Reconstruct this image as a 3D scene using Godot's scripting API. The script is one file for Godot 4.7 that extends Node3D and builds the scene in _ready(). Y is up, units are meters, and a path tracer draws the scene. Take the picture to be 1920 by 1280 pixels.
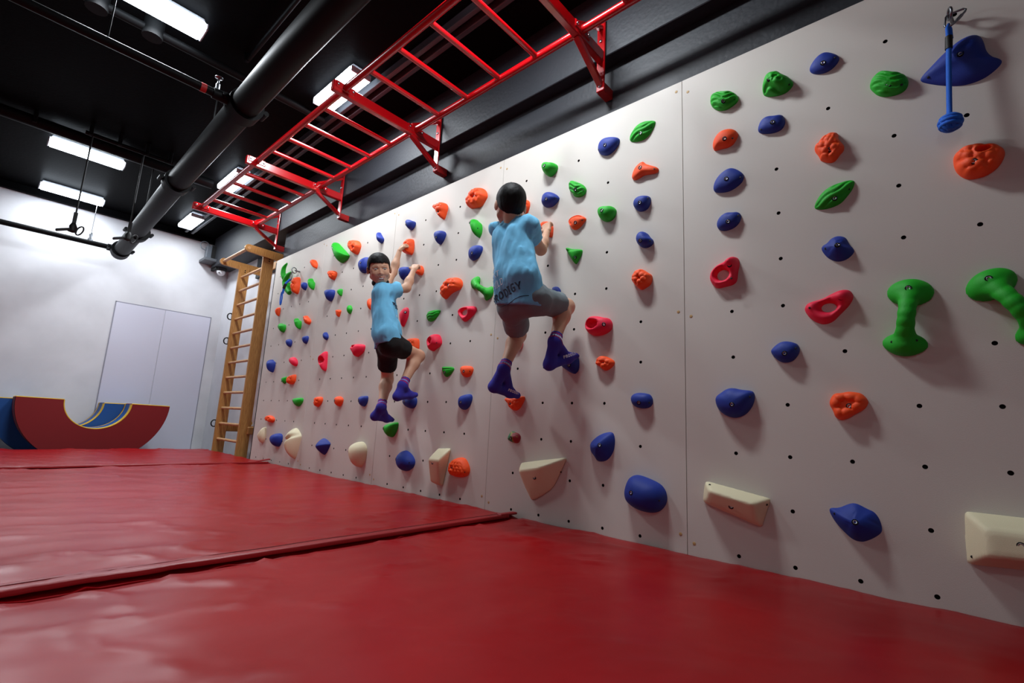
extends Node3D
# Indoor climbing gym: a panel wall with bolt-on holds, two children climbing, red mats, monkey bars, wall bars, black ceiling.

const WX := 2.14          # face of the climbing panels
const CEIL := 3.36
const FAR := -8.5
const SIDE := 2.47        # side wall behind the panels
var M := {}
var taken := {}
var rng := RandomNumberGenerator.new()

const HOLDS := [
	{"col": "green", "typ": "dome", "h": 0.0645, "c": [-1.6939, 2.2333], "bolt": [-0.0021, 0.0002], "label": "round green two-lobed hold topmost right of the near climber's head",
		"o": [[-0.054, 0.026], [-0.042, 0.048], [-0.01, 0.046], [0.019, 0.029], [0.036, 0.026], [0.054, 0.007], [0.055, -0.015], [0.041, -0.033], [0.018, -0.05], [-0.006, -0.047], [-0.035, -0.024], [-0.048, 0.004]]},
	{"col": "blue", "typ": "dome", "h": 0.0531, "c": [-1.6865, 2.0325], "bolt": [0.0057, -0.014], "screw": [0.0682, -0.0167], "label": "blue teardrop hold just above the near climber's gripping hand",
		"o": [[-0.055, 0.016], [-0.045, 0.044], [-0.015, 0.053], [0.015, 0.043], [0.045, 0.022], [0.067, -0.004], [0.063, -0.02], [0.035, -0.042], [0.006, -0.049], [-0.037, -0.038], [-0.056, -0.015]]},
	{"col": "green", "typ": "groove", "h": 0.0419, "c": [-1.4925, 2.043], "bolt": [0.0114, -0.0208], "screw": [0.0528, -0.0318], "label": "green grooved shell hold above the orange wedge beside the near climber",
		"o": [[-0.057, 0.037], [-0.052, 0.062], [-0.031, 0.061], [0.002, 0.041], [0.039, 0.016], [0.06, -0.013], [0.062, -0.032], [0.045, -0.053], [0.017, -0.055], [-0.019, -0.042], [-0.024, -0.027], [-0.05, 0]]},
	{"col": "orange", "typ": "ridge", "h": 0.0314, "c": [-1.4894, 1.8421], "bolt": [0.0077, -0.0147], "screw": [0.0455, -0.0069], "label": "orange wedge hold with a layered top edge, right of near climber's hand",
		"o": [[-0.059, 0.016], [-0.043, 0.034], [-0.003, 0.041], [0.027, 0.034], [0.067, 0.003], [0.05, -0.014], [0.025, -0.037], [-0.001, -0.046], [-0.027, -0.04], [-0.046, -0.01]]},
	{"col": "green", "typ": "lip", "h": 0.0504, "c": [-1.4979, 1.6504], "bolt": [0.0169, -0.0283], "label": "green triangular hold with lipped top beside the near climber's elbow",
		"o": [[-0.06, 0.051], [-0.043, 0.049], [-0.014, 0.033], [0.049, 0.022], [0.051, 0.001], [0.036, -0.028], [0.013, -0.06], [0.001, -0.054], [-0.025, -0.016], [-0.051, 0.023]]},
	{"col": "green", "typ": "dome", "h": 0.0581, "c": [-1.2913, 1.8379], "bolt": [-0.0038, 0.0006], "label": "round green two-lobed hold left of the stacked blue holds by the seam",
		"o": [[-0.056, 0.018], [-0.048, 0.041], [-0.019, 0.045], [0.01, 0.036], [0.035, 0.032], [0.054, 0.008], [0.053, -0.012], [0.043, -0.033], [0.022, -0.048], [-0.01, -0.044], [-0.039, -0.025]]},
	{"col": "blue", "typ": "dome", "h": 0.0398, "c": [-1.2935, 2.2388], "bolt": [-0.0004, -0.011], "screw": [-0.0498, -0.0124], "label": "smooth blue leaf hold beside the ribbed green leaf high on the wall",
		"o": [[-0.066, 0], [-0.057, 0.038], [-0.029, 0.054], [0.011, 0.048], [0.058, 0.029], [0.072, 0.012], [0.066, -0.015], [0.04, -0.042], [0.005, -0.057], [-0.027, -0.049], [-0.055, -0.028]]},
	{"col": "green", "typ": "leaf", "h": 0.0316, "c": [-1.0914, 2.2474], "bolt": [0.0028, -0.0228], "screw": [0.0592, -0.0047], "label": "ribbed green leaf hold topmost of the column left of the right seam",
		"o": [[-0.075, -0.021], [-0.066, 0.01], [-0.043, 0.038], [-0.006, 0.053], [0.03, 0.049], [0.074, 0.032], [0.075, 0.015], [0.058, -0.018], [0.03, -0.047], [-0.006, -0.055], [-0.058, -0.041]]},
	{"col": "orange", "typ": "dome", "h": 0.0312, "c": [-1.0819, 2.0187], "bolt": [-0.006, 0.0089], "screw": [0.0659, -0.0183], "label": "orange boomerang-shaped hold below the ribbed green leaf",
		"o": [[-0.067, -0.023], [-0.062, 0.008], [-0.042, 0.038], [-0.013, 0.053], [0.001, 0.051], [0.012, 0.034], [0.05, 0.01], [0.077, -0.007], [0.084, -0.023], [0.074, -0.037], [0.036, -0.032], [0.005, -0.025], [-0.02, -0.034], [-0.049, -0.038]]},
	{"col": "blue", "typ": "dome", "h": 0.0438, "c": [-1.0878, 1.8397], "bolt": [0.0052, -0.0114], "screw": [0.0391, 0.0096], "label": "blue rounded hold directly under the orange boomerang hold",
		"o": [[-0.048, -0.005], [-0.046, 0.021], [-0.027, 0.039], [0.003, 0.04], [0.039, 0.029], [0.047, 0.011], [0.043, -0.017], [0.03, -0.037], [0.01, -0.044], [-0.024, -0.038]]},
	{"col": "blue", "typ": "dome", "h": 0.0507, "c": [-1.0748, 1.6386], "bolt": [-0.0012, -0.0157], "screw": [0.043, -0.0214], "label": "blue beaked hold above the orange raspberry-like ball hold",
		"o": [[-0.042, 0.004], [-0.039, 0.03], [-0.023, 0.047], [-0.001, 0.045], [0.019, 0.029], [0.031, 0.007], [0.049, -0.012], [0.044, -0.032], [0.022, -0.043], [-0.007, -0.04], [-0.029, -0.023]]},
	{"col": "orange", "typ": "bubble", "h": 0.0558, "c": [-1.6936, 1.8497], "label": "orange lumpy hold gripped by the near climber's hand",
		"o": [[-0.044, 0.029], [-0.039, 0.043], [-0.001, 0.051], [0.035, 0.016], [0.037, -0.034], [0.029, -0.059], [0.01, -0.054], [-0.021, -0.025], [-0.037, 0]]},
	{"col": "orange", "typ": "bubble", "h": 0.0383, "c": [-1.8792, 2.0457], "label": "orange lumpy hold peeking from behind the near climber's head",
		"o": [[-0.01, 0.045], [0.016, 0.039], [0.033, 0.013], [0.029, -0.023], [0.008, -0.056], [-0.015, -0.04], [-0.034, 0.011], [-0.029, 0.037]]},
	{"col": "red", "typ": "pocket", "h": 0.0603, "c": [-1.3316, 1.2239], "bolt": [0.0569, -0.0051], "hole": [-0.0198, 0.0051, 0.04, 0.0255], "label": "red pocket hold right of the near climber's knee",
		"o": [[-0.078, -0.005], [-0.069, 0.035], [-0.043, 0.056], [0.001, 0.051], [0.033, 0.04], [0.064, 0.034], [0.083, 0.003], [0.075, -0.03], [0.034, -0.05], [-0.018, -0.053], [-0.051, -0.042]]},
	{"col": "orange", "typ": "bubble", "h": 0.0304, "c": [-1.2906, 1.0273], "bolt": [-0.007, -0.0017], "label": "small orange knobbly hold right of the near climber's raised foot",
		"o": [[-0.055, 0.003], [-0.04, 0.034], [-0.007, 0.038], [0.036, 0.02], [0.057, 0.002], [0.049, -0.017], [0.021, -0.038], [-0.006, -0.041], [-0.023, -0.021], [-0.05, -0.009]]},
	{"col": "blue", "typ": "dome", "h": 0.0409, "c": [-1.0863, 0.8367], "bolt": [0.0024, -0.0126], "screw": [0.0486, -0.012], "label": "blue squat oval hold alone left of the lower right seam",
		"o": [[-0.058, 0.005], [-0.05, 0.027], [-0.021, 0.038], [0.021, 0.034], [0.044, 0.027], [0.056, 0.005], [0.053, -0.021], [0.03, -0.037], [-0.011, -0.038], [-0.045, -0.025]]},
	{"col": "blue", "typ": "facet", "h": 0.0666, "c": [-1.2968, 0.6079], "bolt": [0.0157, 0.0088], "label": "blue faceted hold with scored lines above the large blue slug hold",
		"o": [[-0.077, 0.001], [-0.065, 0.025], [-0.017, 0.06], [0.037, 0.075], [0.06, 0.069], [0.069, 0.028], [0.059, -0.026], [0.023, -0.069], [-0.03, -0.076], [-0.047, -0.052], [-0.07, -0.031]]},
	{"col": "blue", "typ": "dome", "h": 0.0883, "c": [-1.0669, 0.4099], "bolt": [-0.0307, 0.0078], "screw": [0.0967, -0.0156], "label": "largest smooth blue oval hold just above the red mat",
		"o": [[-0.096, -0.027], [-0.099, 0.006], [-0.081, 0.06], [-0.058, 0.079], [-0.027, 0.082], [0.042, 0.065], [0.084, 0.046], [0.104, 0.009], [0.1, -0.032], [0.067, -0.069], [0.025, -0.08], [-0.035, -0.073], [-0.08, -0.05]]},
	{"col": "mixed", "typ": "facet", "h": 0.0303, "c": [-1.8877, 0.6219], "bolt": [-0.0046, -0.0046], "label": "small hold swirled green, yellow and red above the cream fin",
		"o": [[-0.053, -0.003], [-0.031, 0.032], [-0.01, 0.035], [0.054, 0.017], [0.042, -0.029], [0.011, -0.034], [-0.049, -0.019]]},
	{"col": "orange", "typ": "bubble", "h": 0.0374, "c": [-1.8868, 0.8215], "bolt": [-0.0137, -0.0035], "label": "orange lumpy hold under the near climber's lower foot",
		"o": [[-0.084, 0.023], [-0.065, 0.03], [-0.029, 0.025], [0.033, 0.037], [0.067, 0.037], [0.068, 0.019], [0.043, -0.026], [0.01, -0.048], [-0.025, -0.043], [-0.056, -0.005]]},
	{"col": "blue", "typ": "dome", "h": 0.0474, "c": [-1.496, 1.025], "bolt": [0.0104, -0.006], "label": "blue hold under the near climber's raised foot",
		"o": [[-0.066, 0.005], [-0.04, 0.027], [0.009, 0.04], [0.036, 0.052], [0.047, 0.012], [0.045, -0.026], [0.025, -0.049], [0.005, -0.046], [-0.038, -0.022], [-0.06, -0.008]]},
	{"col": "red", "typ": "dome", "h": 0.0234, "c": [-1.8832, 1.1589], "label": "red hold mostly hidden behind the near climber's lower calf",
		"o": [[-0.045, -0.02], [-0.019, 0.016], [0.019, 0.036], [0.033, 0.016], [0.029, -0.012], [-0.002, -0.03]]},
	{"col": "blue", "typ": "dome", "h": 0.0197, "c": [-1.6181, 1.4608], "label": "blue hold peeking out above the near climber's grey shorts",
		"o": [[-0.034, 0.02], [-0.009, 0.025], [0.017, 0.017], [0.035, -0.016], [0.018, -0.028], [-0.024, -0.011]]},
	{"col": "green", "typ": "groove", "h": 0.0418, "c": [-0.6767, 2.2381], "bolt": [0.01, -0.0247], "screw": [0.0509, -0.0264], "label": "green wavy grooved hold topmost beside the right seam",
		"o": [[-0.06, 0.023], [-0.055, 0.048], [-0.037, 0.057], [-0.016, 0.05], [0.02, 0.037], [0.039, 0.027], [0.059, 0.005], [0.066, -0.014], [0.062, -0.034], [0.037, -0.047], [0.012, -0.053], [-0.018, -0.045], [-0.044, -0.023], [-0.057, -0.001]]},
	{"col": "green", "typ": "dimple", "h": 0.0662, "c": [-0.4538, 2.2138], "bolt": [-0.0148, 0.0035], "screw": [0.0518, -0.0308], "label": "green hold dimpled with small pits, between green wave and blue leaf",
		"o": [[-0.055, 0.012], [-0.048, 0.039], [-0.039, 0.059], [-0.02, 0.065], [0.002, 0.058], [0.013, 0.055], [0.022, 0.041], [0.045, 0.016], [0.055, 0.004], [0.067, -0.021], [0.06, -0.038], [0.037, -0.055], [0.006, -0.055], [-0.025, -0.045], [-0.048, -0.032], [-0.055, -0.016]]},
	{"col": "blue", "typ": "dome", "h": 0.0283, "c": [-0.2747, 2.2284], "bolt": [-0.0005, -0.0133], "screw": [0.0393, -0.0051], "label": "blue rhombus hold highest on the wall, above the pitted green hold",
		"o": [[-0.053, 0], [-0.044, 0.019], [-0.026, 0.039], [-0.005, 0.049], [0.015, 0.044], [0.038, 0.024], [0.052, 0.007], [0.053, -0.011], [0.039, -0.03], [0.018, -0.043], [-0.006, -0.044], [-0.034, -0.034], [-0.05, -0.017]]},
	{"col": "blue", "typ": "dome", "h": 0.0317, "c": [-0.48, 2.0333], "bolt": [0.0105, -0.0071], "screw": [-0.038, -0.0157], "label": "blue curved hold directly below the pitted green hold",
		"o": [[-0.057, -0.007], [-0.047, 0.026], [-0.035, 0.04], [-0.013, 0.045], [0.014, 0.035], [0.043, 0.03], [0.051, 0.011], [0.054, -0.013], [0.043, -0.035], [0.024, -0.043], [-0.007, -0.04], [-0.044, -0.025]]},
	{"col": "orange", "typ": "dome", "h": 0.0378, "c": [-0.6748, 2.0375], "bolt": [0.008, -0.0144], "screw": [0.0381, -0.0175], "label": "smooth orange half-moon hold below the green wavy hold",
		"o": [[-0.056, -0.015], [-0.052, 0.009], [-0.036, 0.034], [-0.012, 0.048], [0.023, 0.045], [0.048, 0.029], [0.059, 0.003], [0.051, -0.016], [0.036, -0.038], [0.011, -0.045], [-0.02, -0.04], [-0.046, -0.04], [-0.053, -0.031]]},
	{"col": "orange", "typ": "bubble", "h": 0.0381, "c": [-0.2761, 1.8448], "bolt": [0.0057, -0.0224], "label": "orange flower-like cluster hold above the long green leaf",
		"o": [[-0.052, 0.006], [-0.047, 0.029], [-0.028, 0.044], [-0.015, 0.057], [0.005, 0.063], [0.028, 0.057], [0.033, 0.046], [0.031, 0.032], [0.041, 0.009], [0.05, -0.007], [0.046, -0.029], [0.034, -0.039], [0.026, -0.051], [0.013, -0.064], [-0.006, -0.062], [-0.021, -0.05], [-0.033, -0.043], [-0.037, -0.022]]},
	{"col": "green", "typ": "groove", "h": 0.0429, "c": [-0.0754, 2.0363], "bolt": [0.0008, -0.0214], "screw": [0.0378, -0.0359], "label": "green wavy grooved hold left of the large blue fin",
		"o": [[-0.058, 0.012], [-0.052, 0.037], [-0.036, 0.057], [-0.012, 0.06], [0.01, 0.045], [0.036, 0.027], [0.055, 0.004], [0.059, -0.022], [0.049, -0.047], [0.026, -0.056], [-0.006, -0.051], [-0.033, -0.036], [-0.05, -0.007]]},
	{"col": "blue", "typ": "dome", "h": 0.0327, "c": [-0.6665, 1.8294], "bolt": [0.0012, -0.0023], "screw": [0.0602, -0.0084], "label": "blue leaf hold directly under the smooth orange half-moon",
		"o": [[-0.067, -0.014], [-0.059, 0.014], [-0.037, 0.041], [-0.006, 0.058], [0.018, 0.058], [0.041, 0.042], [0.066, 0.014], [0.068, -0.007], [0.056, -0.029], [0.026, -0.046], [-0.003, -0.053], [-0.045, -0.045], [-0.063, -0.034]]},
	{"col": "blue", "typ": "dome", "h": 0.0337, "c": [-0.6692, 1.6357], "bolt": [0.0057, -0.0128], "screw": [0.0451, 0.0094], "label": "smaller blue curved hold above the red looped hold by the seam",
		"o": [[-0.053, -0.006], [-0.046, 0.018], [-0.027, 0.036], [-0.004, 0.043], [0.019, 0.036], [0.042, 0.033], [0.053, 0.017], [0.052, -0.001], [0.041, -0.024], [0.017, -0.04], [-0.018, -0.042], [-0.044, -0.031]]},
	{"col": "red", "typ": "ring", "h": 0.0581, "c": [-0.6892, 1.3948], "bolt": [0.0314, 0.0222], "screw": [0.0405, -0.042], "hole": [-0.0101, -0.0051, 0.0258, 0.0243], "label": "red looped hold with a hole, right of the right seam",
		"o": [[-0.067, -0.006], [-0.06, 0.018], [-0.033, 0.045], [0.007, 0.057], [0.032, 0.069], [0.049, 0.068], [0.059, 0.052], [0.06, 0.027], [0.052, -0.002], [0.049, -0.039], [0.035, -0.055], [0.004, -0.059], [-0.036, -0.063], [-0.052, -0.047], [-0.065, -0.026]]},
	{"col": "green", "typ": "leaf", "h": 0.0291, "c": [-0.2714, 1.6414], "bolt": [0.0035, -0.021], "screw": [0.0499, 0.0077], "label": "long ribbed green leaf hold under the orange flower cluster",
		"o": [[-0.07, -0.03], [-0.061, -0.007], [-0.044, 0.02], [-0.015, 0.04], [0.017, 0.047], [0.053, 0.049], [0.067, 0.042], [0.069, 0.031], [0.061, 0.008], [0.04, -0.019], [0.021, -0.039], [-0.006, -0.048], [-0.038, -0.049], [-0.063, -0.041]]},
	{"col": "blue", "typ": "facet", "h": 0.0415, "c": [-0.2717, 1.4197], "bolt": [0.0051, 0.0042], "screw": [-0.0367, 0.0049], "label": "blue shield-shaped hold between long green leaf and red loop",
		"o": [[-0.055, 0.013], [-0.048, 0.026], [-0.034, 0.031], [-0.021, 0.047], [-0.003, 0.054], [0.015, 0.05], [0.03, 0.039], [0.037, 0.012], [0.054, -0.015], [0.045, -0.033], [0.023, -0.049], [-0.004, -0.051], [-0.03, -0.034], [-0.045, -0.012]]},
	{"col": "red", "typ": "ring", "h": 0.0441, "c": [-0.3128, 1.195], "bolt": [0.0455, 0.0231], "screw": [-0.058, -0.0023], "hole": [0.0005, -0.002, 0.0246, 0.0175], "label": "large red looped hold with an oval hole beside the green handle",
		"o": [[-0.082, 0.001], [-0.075, 0.02], [-0.051, 0.03], [-0.019, 0.034], [0.008, 0.049], [0.035, 0.06], [0.056, 0.062], [0.072, 0.055], [0.08, 0.036], [0.078, 0.02], [0.065, -0.002], [0.052, -0.016], [0.034, -0.035], [0.011, -0.059], [-0.016, -0.067], [-0.042, -0.057], [-0.064, -0.037], [-0.076, -0.016]]},
	{"col": "orange", "typ": "bubpocket", "h": 0.0502, "c": [0.1365, 1.6447], "bolt": [-0.0113, -0.0196], "hole": [0.0147, 0.021, 0.019, 0.0127], "label": "large orange bubbly hold with a pocket below the rope ball",
		"o": [[-0.06, 0.024], [-0.053, 0.043], [-0.036, 0.057], [-0.013, 0.059], [0.012, 0.054], [0.041, 0.043], [0.057, 0.031], [0.067, 0.012], [0.065, -0.005], [0.056, -0.025], [0.044, -0.042], [0.021, -0.058], [-0.001, -0.062], [-0.027, -0.06], [-0.045, -0.043], [-0.058, -0.015]]},
	{"col": "blue", "typ": "fin", "h": 0.0399, "c": [0.1264, 2.0172], "bolt": [-0.0017, 0.0158], "screw": [-0.0887, -0.0143], "label": "large dark blue fin-shaped hold behind the hanging rope",
		"o": [[-0.112, -0.004], [-0.102, 0.01], [-0.079, 0.03], [-0.052, 0.056], [-0.026, 0.076], [0, 0.093], [0.024, 0.099], [0.043, 0.095], [0.055, 0.083], [0.062, 0.058], [0.065, 0.015], [0.079, -0.013], [0.094, -0.026], [0.099, -0.038], [0.092, -0.052], [0.07, -0.07], [0.047, -0.081], [0.016, -0.084], [-0.014, -0.078], [-0.053, -0.058], [-0.084, -0.037], [-0.108, -0.017]]},
	{"col": "orange", "typ": "knobs", "h": 0.041, "c": [-0.2746, 0.8253], "bolt": [0.0075, -0.0072], "label": "orange knuckled hold with a smooth dish, left of empty bolt holes",
		"o": [[-0.057, 0], [-0.05, 0.025], [-0.037, 0.041], [-0.018, 0.041], [0.005, 0.047], [0.028, 0.044], [0.045, 0.04], [0.062, 0.018], [0.062, 0.001], [0.048, -0.019], [0.023, -0.034], [-0.002, -0.052], [-0.023, -0.059], [-0.04, -0.048], [-0.045, -0.025]]},
	{"col": "blue", "typ": "dome", "h": 0.0558, "c": [-0.665, 0.8306], "bolt": [0.0034, -0.0121], "screw": [0.0681, 0.0207], "label": "blue shell hold just right of the seam above the cream block",
		"o": [[-0.08, 0.006], [-0.073, 0.027], [-0.052, 0.041], [-0.032, 0.056], [-0.006, 0.061], [0.026, 0.052], [0.069, 0.048], [0.078, 0.033], [0.077, 0.01], [0.066, -0.02], [0.041, -0.051], [0.003, -0.067], [-0.035, -0.059], [-0.067, -0.033]]},
	{"col": "blue", "typ": "facet", "h": 0.0505, "c": [-0.2715, 0.4173], "bolt": [0.0014, 0.0043], "screw": [-0.061, 0.0194], "label": "blue cap-shaped faceted hold between the two cream blocks",
		"o": [[-0.08, 0.025], [-0.077, 0.036], [-0.051, 0.038], [-0.022, 0.056], [-0.006, 0.062], [0.009, 0.06], [0.032, 0.048], [0.054, 0.04], [0.067, 0.016], [0.071, -0.01], [0.068, -0.026], [0.048, -0.045], [0.025, -0.06], [0.009, -0.066], [-0.014, -0.063], [-0.036, -0.044], [-0.059, -0.018], [-0.074, 0.007]]},
	{"col": "orange", "typ": "bubble", "h": 0.0576, "c": [-2.3282, 2.2279], "bolt": [0.0148, -0.0072], "label": "orange lumpy hold highest left of the near climber's head",
		"o": [[-0.103, -0.011], [-0.086, 0.019], [-0.052, 0.06], [-0.021, 0.071], [0.011, 0.073], [0.053, 0.062], [0.087, 0.023], [0.098, -0.014], [0.072, -0.043], [0.043, -0.072], [-0.01, -0.065], [-0.075, -0.053]]},
	{"col": "orange", "typ": "bubble", "h": 0.065, "c": [-2.7065, 2.2472], "bolt": [0.004, -0.0361], "label": "orange claw-shaped hold near the wall top above a blue hold",
		"o": [[-0.085, 0.026], [-0.078, 0.06], [-0.046, 0.047], [-0.014, 0.052], [0.018, 0.054], [0.052, 0.029], [0.061, -0.004], [0.048, -0.044], [0.031, -0.082], [0.015, -0.081], [-0.015, -0.045], [-0.035, -0.003]]},
	{"col": "green", "typ": "dome", "h": 0.0742, "c": [-2.304, 2.0057], "bolt": [-0.0178, 0.0249], "screw": [0.0633, -0.0409], "label": "green boot-shaped hold left of the near climber's shoulder",
		"o": [[-0.048, 0.041], [-0.042, 0.066], [-0.02, 0.068], [0, 0.047], [0.03, 0.024], [0.041, -0.011], [0.038, -0.048], [0.022, -0.073], [0.007, -0.072], [-0.009, -0.047], [-0.026, -0.006]]},
	{"col": "blue", "typ": "dome", "h": 0.0409, "c": [-2.315, 1.8331], "bolt": [0.0024, -0.0141], "label": "blue leaf hold left of the near climber's chest",
		"o": [[-0.063, 0.002], [-0.055, 0.034], [-0.02, 0.052], [0.03, 0.046], [0.066, 0.03], [0.066, -0.004], [0.046, -0.032], [0.018, -0.051], [-0.022, -0.056], [-0.054, -0.034]]},
	{"col": "blue", "typ": "dome", "h": 0.0557, "c": [-2.7019, 2.0345], "bolt": [0.0044, -0.0209], "label": "blue shield hold right of the far climber's higher hand",
		"o": [[-0.056, 0.024], [-0.045, 0.048], [-0.004, 0.049], [0.038, 0.036], [0.059, 0.011], [0.048, -0.021], [0.025, -0.049], [-0.004, -0.064], [-0.032, -0.033], [-0.051, 0.005]]},
	{"col": "blue", "typ": "dome", "h": 0.0527, "c": [-3.0875, 2.2272], "bolt": [-0.0094, -0.0109], "label": "blue hold directly above the far climber's higher hand",
		"o": [[-0.053, 0.042], [-0.031, 0.052], [0.009, 0.03], [0.049, 0.014], [0.055, -0.008], [0.038, -0.04], [0.007, -0.051], [-0.022, -0.034], [-0.045, 0.002]]},
	{"col": "orange", "typ": "bubble", "h": 0.0685, "c": [-3.0766, 2.0322], "label": "orange hold gripped by the far climber's higher hand",
		"o": [[-0.07, -0.034], [-0.057, 0.001], [-0.034, 0.042], [-0.005, 0.07], [0.027, 0.067], [0.047, 0.04], [0.05, -0.013], [0.044, -0.058], [0.019, -0.067], [-0.014, -0.05]]},
	{"col": "blue", "typ": "dome", "h": 0.051, "c": [-3.1146, 1.8319], "bolt": [-0.0118, -0.0063], "label": "blue hold behind the far climber's forearm",
		"o": [[-0.063, 0.018], [-0.053, 0.051], [-0.012, 0.052], [0.059, 0.035], [0.064, -0.013], [0.033, -0.045], [-0.008, -0.069], [-0.045, -0.027]]},
	{"col": "orange", "typ": "bubble", "h": 0.0396, "c": [-2.922, 1.8154], "label": "orange hold gripped by the far climber's lower hand",
		"o": [[-0.06, 0.006], [-0.032, 0.034], [0.016, 0.042], [0.047, 0.002], [0.043, -0.035], [0.019, -0.043], [-0.025, -0.027]]},
	{"col": "orange", "typ": "bubble", "h": 0.0575, "c": [-2.5321, 1.622], "bolt": [0.0219, -0.0012], "label": "orange bubbly crescent hold left of the green bone hold",
		"o": [[-0.098, -0.031], [-0.089, 0.011], [-0.042, 0.046], [0, 0.068], [0.054, 0.064], [0.099, 0.036], [0.109, 0], [0.094, -0.026], [0.042, -0.034], [0, -0.044], [-0.031, -0.064], [-0.057, -0.082], [-0.087, -0.064]]},
	{"col": "green", "typ": "leaf", "h": 0.0284, "c": [-2.7265, 1.4435], "bolt": [0.0018, -0.0166], "label": "green teardrop hold left of the red looped hold, above the red pocket",
		"o": [[-0.076, 0.008], [-0.055, 0.036], [0.008, 0.038], [0.084, 0.031], [0.083, 0.014], [0.052, -0.021], [0.012, -0.046], [-0.033, -0.045], [-0.063, -0.025]]},
	{"col": "red", "typ": "ring", "h": 0.0415, "c": [-2.3612, 1.418], "bolt": [0.0594, 0.0046], "hole": [-0.0164, 0.0048, 0.0336, 0.0203], "label": "red looped hold under the orange bubbly crescent",
		"o": [[-0.092, 0.012], [-0.077, 0.039], [-0.027, 0.047], [0.038, 0.042], [0.081, 0.034], [0.095, 0.012], [0.079, -0.013], [0.045, -0.036], [0.004, -0.059], [-0.029, -0.059], [-0.059, -0.028]]},
	{"col": "red", "typ": "dome", "h": 0.0368, "c": [-3.071, 1.4767], "bolt": [0.0389, 0.0239], "label": "red teardrop hold behind the far climber's chest",
		"o": [[-0.057, 0.029], [-0.02, 0.06], [0.019, 0.072], [0.048, 0.049], [0.052, 0.011], [0.035, -0.038], [-0.007, -0.098], [-0.041, -0.034]]},
	{"col": "red", "typ": "pocket", "h": 0.0655, "c": [-2.6666, 1.2401], "screw": [0.0807, -0.0187], "hole": [-0.0057, 0.0028, 0.0215, 0.0242], "label": "red pocket hold right of the far climber's bent thigh",
		"o": [[-0.062, 0.006], [-0.053, 0.035], [-0.017, 0.058], [0.031, 0.056], [0.059, 0.021], [0.068, -0.013], [0.048, -0.034], [0.008, -0.049], [-0.017, -0.065], [-0.043, -0.054]]},
	{"col": "orange", "typ": "bubble", "h": 0.0418, "c": [-2.915, 1.2528], "label": "orange rough hold peeking out above the far climber's bent thigh",
		"o": [[-0.094, 0.031], [-0.042, 0.039], [0.038, 0.036], [0.057, 0.011], [0.061, -0.064], [-0.004, -0.037], [-0.068, 0.006]]},
	{"col": "green", "typ": "lip", "h": 0.0289, "c": [-2.5184, 1.0312], "bolt": [-0.0089, -0.0094], "label": "small green triangular hold left of an orange oval hold",
		"o": [[-0.064, 0.031], [-0.031, 0.032], [0.076, 0.024], [0.046, -0.018], [0.007, -0.042], [-0.022, -0.039], [-0.052, -0.006]]},
	{"col": "orange", "typ": "dome", "h": 0.0304, "c": [-2.326, 1.0237], "bolt": [-0.0004, -0.0041], "screw": [0.0452, -0.0038], "label": "orange oval hold right of the small green triangle",
		"o": [[-0.064, 0.012], [-0.053, 0.035], [-0.009, 0.036], [0.046, 0.03], [0.065, 0.007], [0.045, -0.032], [0.004, -0.044], [-0.04, -0.029]]},
	{"col": "blue", "typ": "dome", "h": 0.0456, "c": [-2.3171, 0.8256], "bolt": [-0.0014, -0.0063], "label": "blue hold left of the near climber's lower sock",
		"o": [[-0.059, 0.002], [-0.048, 0.033], [-0.011, 0.044], [0.042, 0.05], [0.06, 0.033], [0.056, -0.002], [0.028, -0.045], [-0.014, -0.056], [-0.05, -0.038]]},
	{"col": "blue", "typ": "dome", "h": 0.0455, "c": [-2.9019, 0.8177], "bolt": [-0.0229, 0.0019], "label": "blue round hold under the far climber's raised foot",
		"o": [[-0.087, 0.012], [-0.064, 0.032], [0.006, 0.04], [0.062, 0.037], [0.076, 0.007], [0.063, -0.032], [0.023, -0.048], [-0.042, -0.033], [-0.073, -0.013]]},
	{"col": "green", "typ": "dome", "h": 0.0615, "c": [-3.101, 0.618], "bolt": [-0.0378, 0.0028], "label": "green cup-shaped hold under the far climber's lower foot",
		"o": [[-0.085, 0.01], [-0.056, 0.035], [0.016, 0.046], [0.072, 0.056], [0.071, 0.013], [0.045, -0.038], [0.009, -0.064], [-0.04, -0.044], [-0.071, -0.015]]},
	{"col": "blue", "typ": "dome", "h": 0.0428, "c": [-3.5279, 0.8275], "bolt": [-0.0198, -0.0015], "label": "blue hold left of the far climber's straight shin",
		"o": [[-0.066, 0.016], [-0.051, 0.035], [0.011, 0.038], [0.057, 0.038], [0.058, -0.005], [0.03, -0.043], [0, -0.049], [-0.041, -0.033]]},
	{"col": "red", "typ": "pocket", "h": 0.0603, "c": [-3.685, 1.2577], "hole": [-0.0442, 0.0244, 0.0419, 0.0113], "label": "red scooped hold left of the far climber's black shorts",
		"o": [[-0.102, 0.019], [-0.084, 0.045], [-0.017, 0.047], [0.081, 0.038], [0.096, 0.013], [0.082, -0.026], [0.03, -0.051], [-0.017, -0.068], [-0.037, -0.04], [-0.084, -0.006]]},
	{"col": "cream", "typ": "dome", "h": 0.0977, "c": [-3.4974, 0.4136], "bolt": [-0.0545, 0.0146], "label": "smooth cream egg-shaped hold low on the wall",
		"o": [[-0.099, 0.037], [-0.08, 0.07], [-0.031, 0.088], [0.024, 0.091], [0.07, 0.065], [0.086, 0.026], [0.081, -0.035], [0.057, -0.084], [0.024, -0.109], [-0.014, -0.099], [-0.058, -0.053], [-0.086, -0.004]]},
	{"col": "blue", "typ": "dome", "h": 0.0772, "c": [-2.886, 0.4053], "bolt": [-0.0487, 0.0102], "screw": [0.1173, -0.0057], "label": "large blue rounded hold below the far climber, left of cream block",
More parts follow.
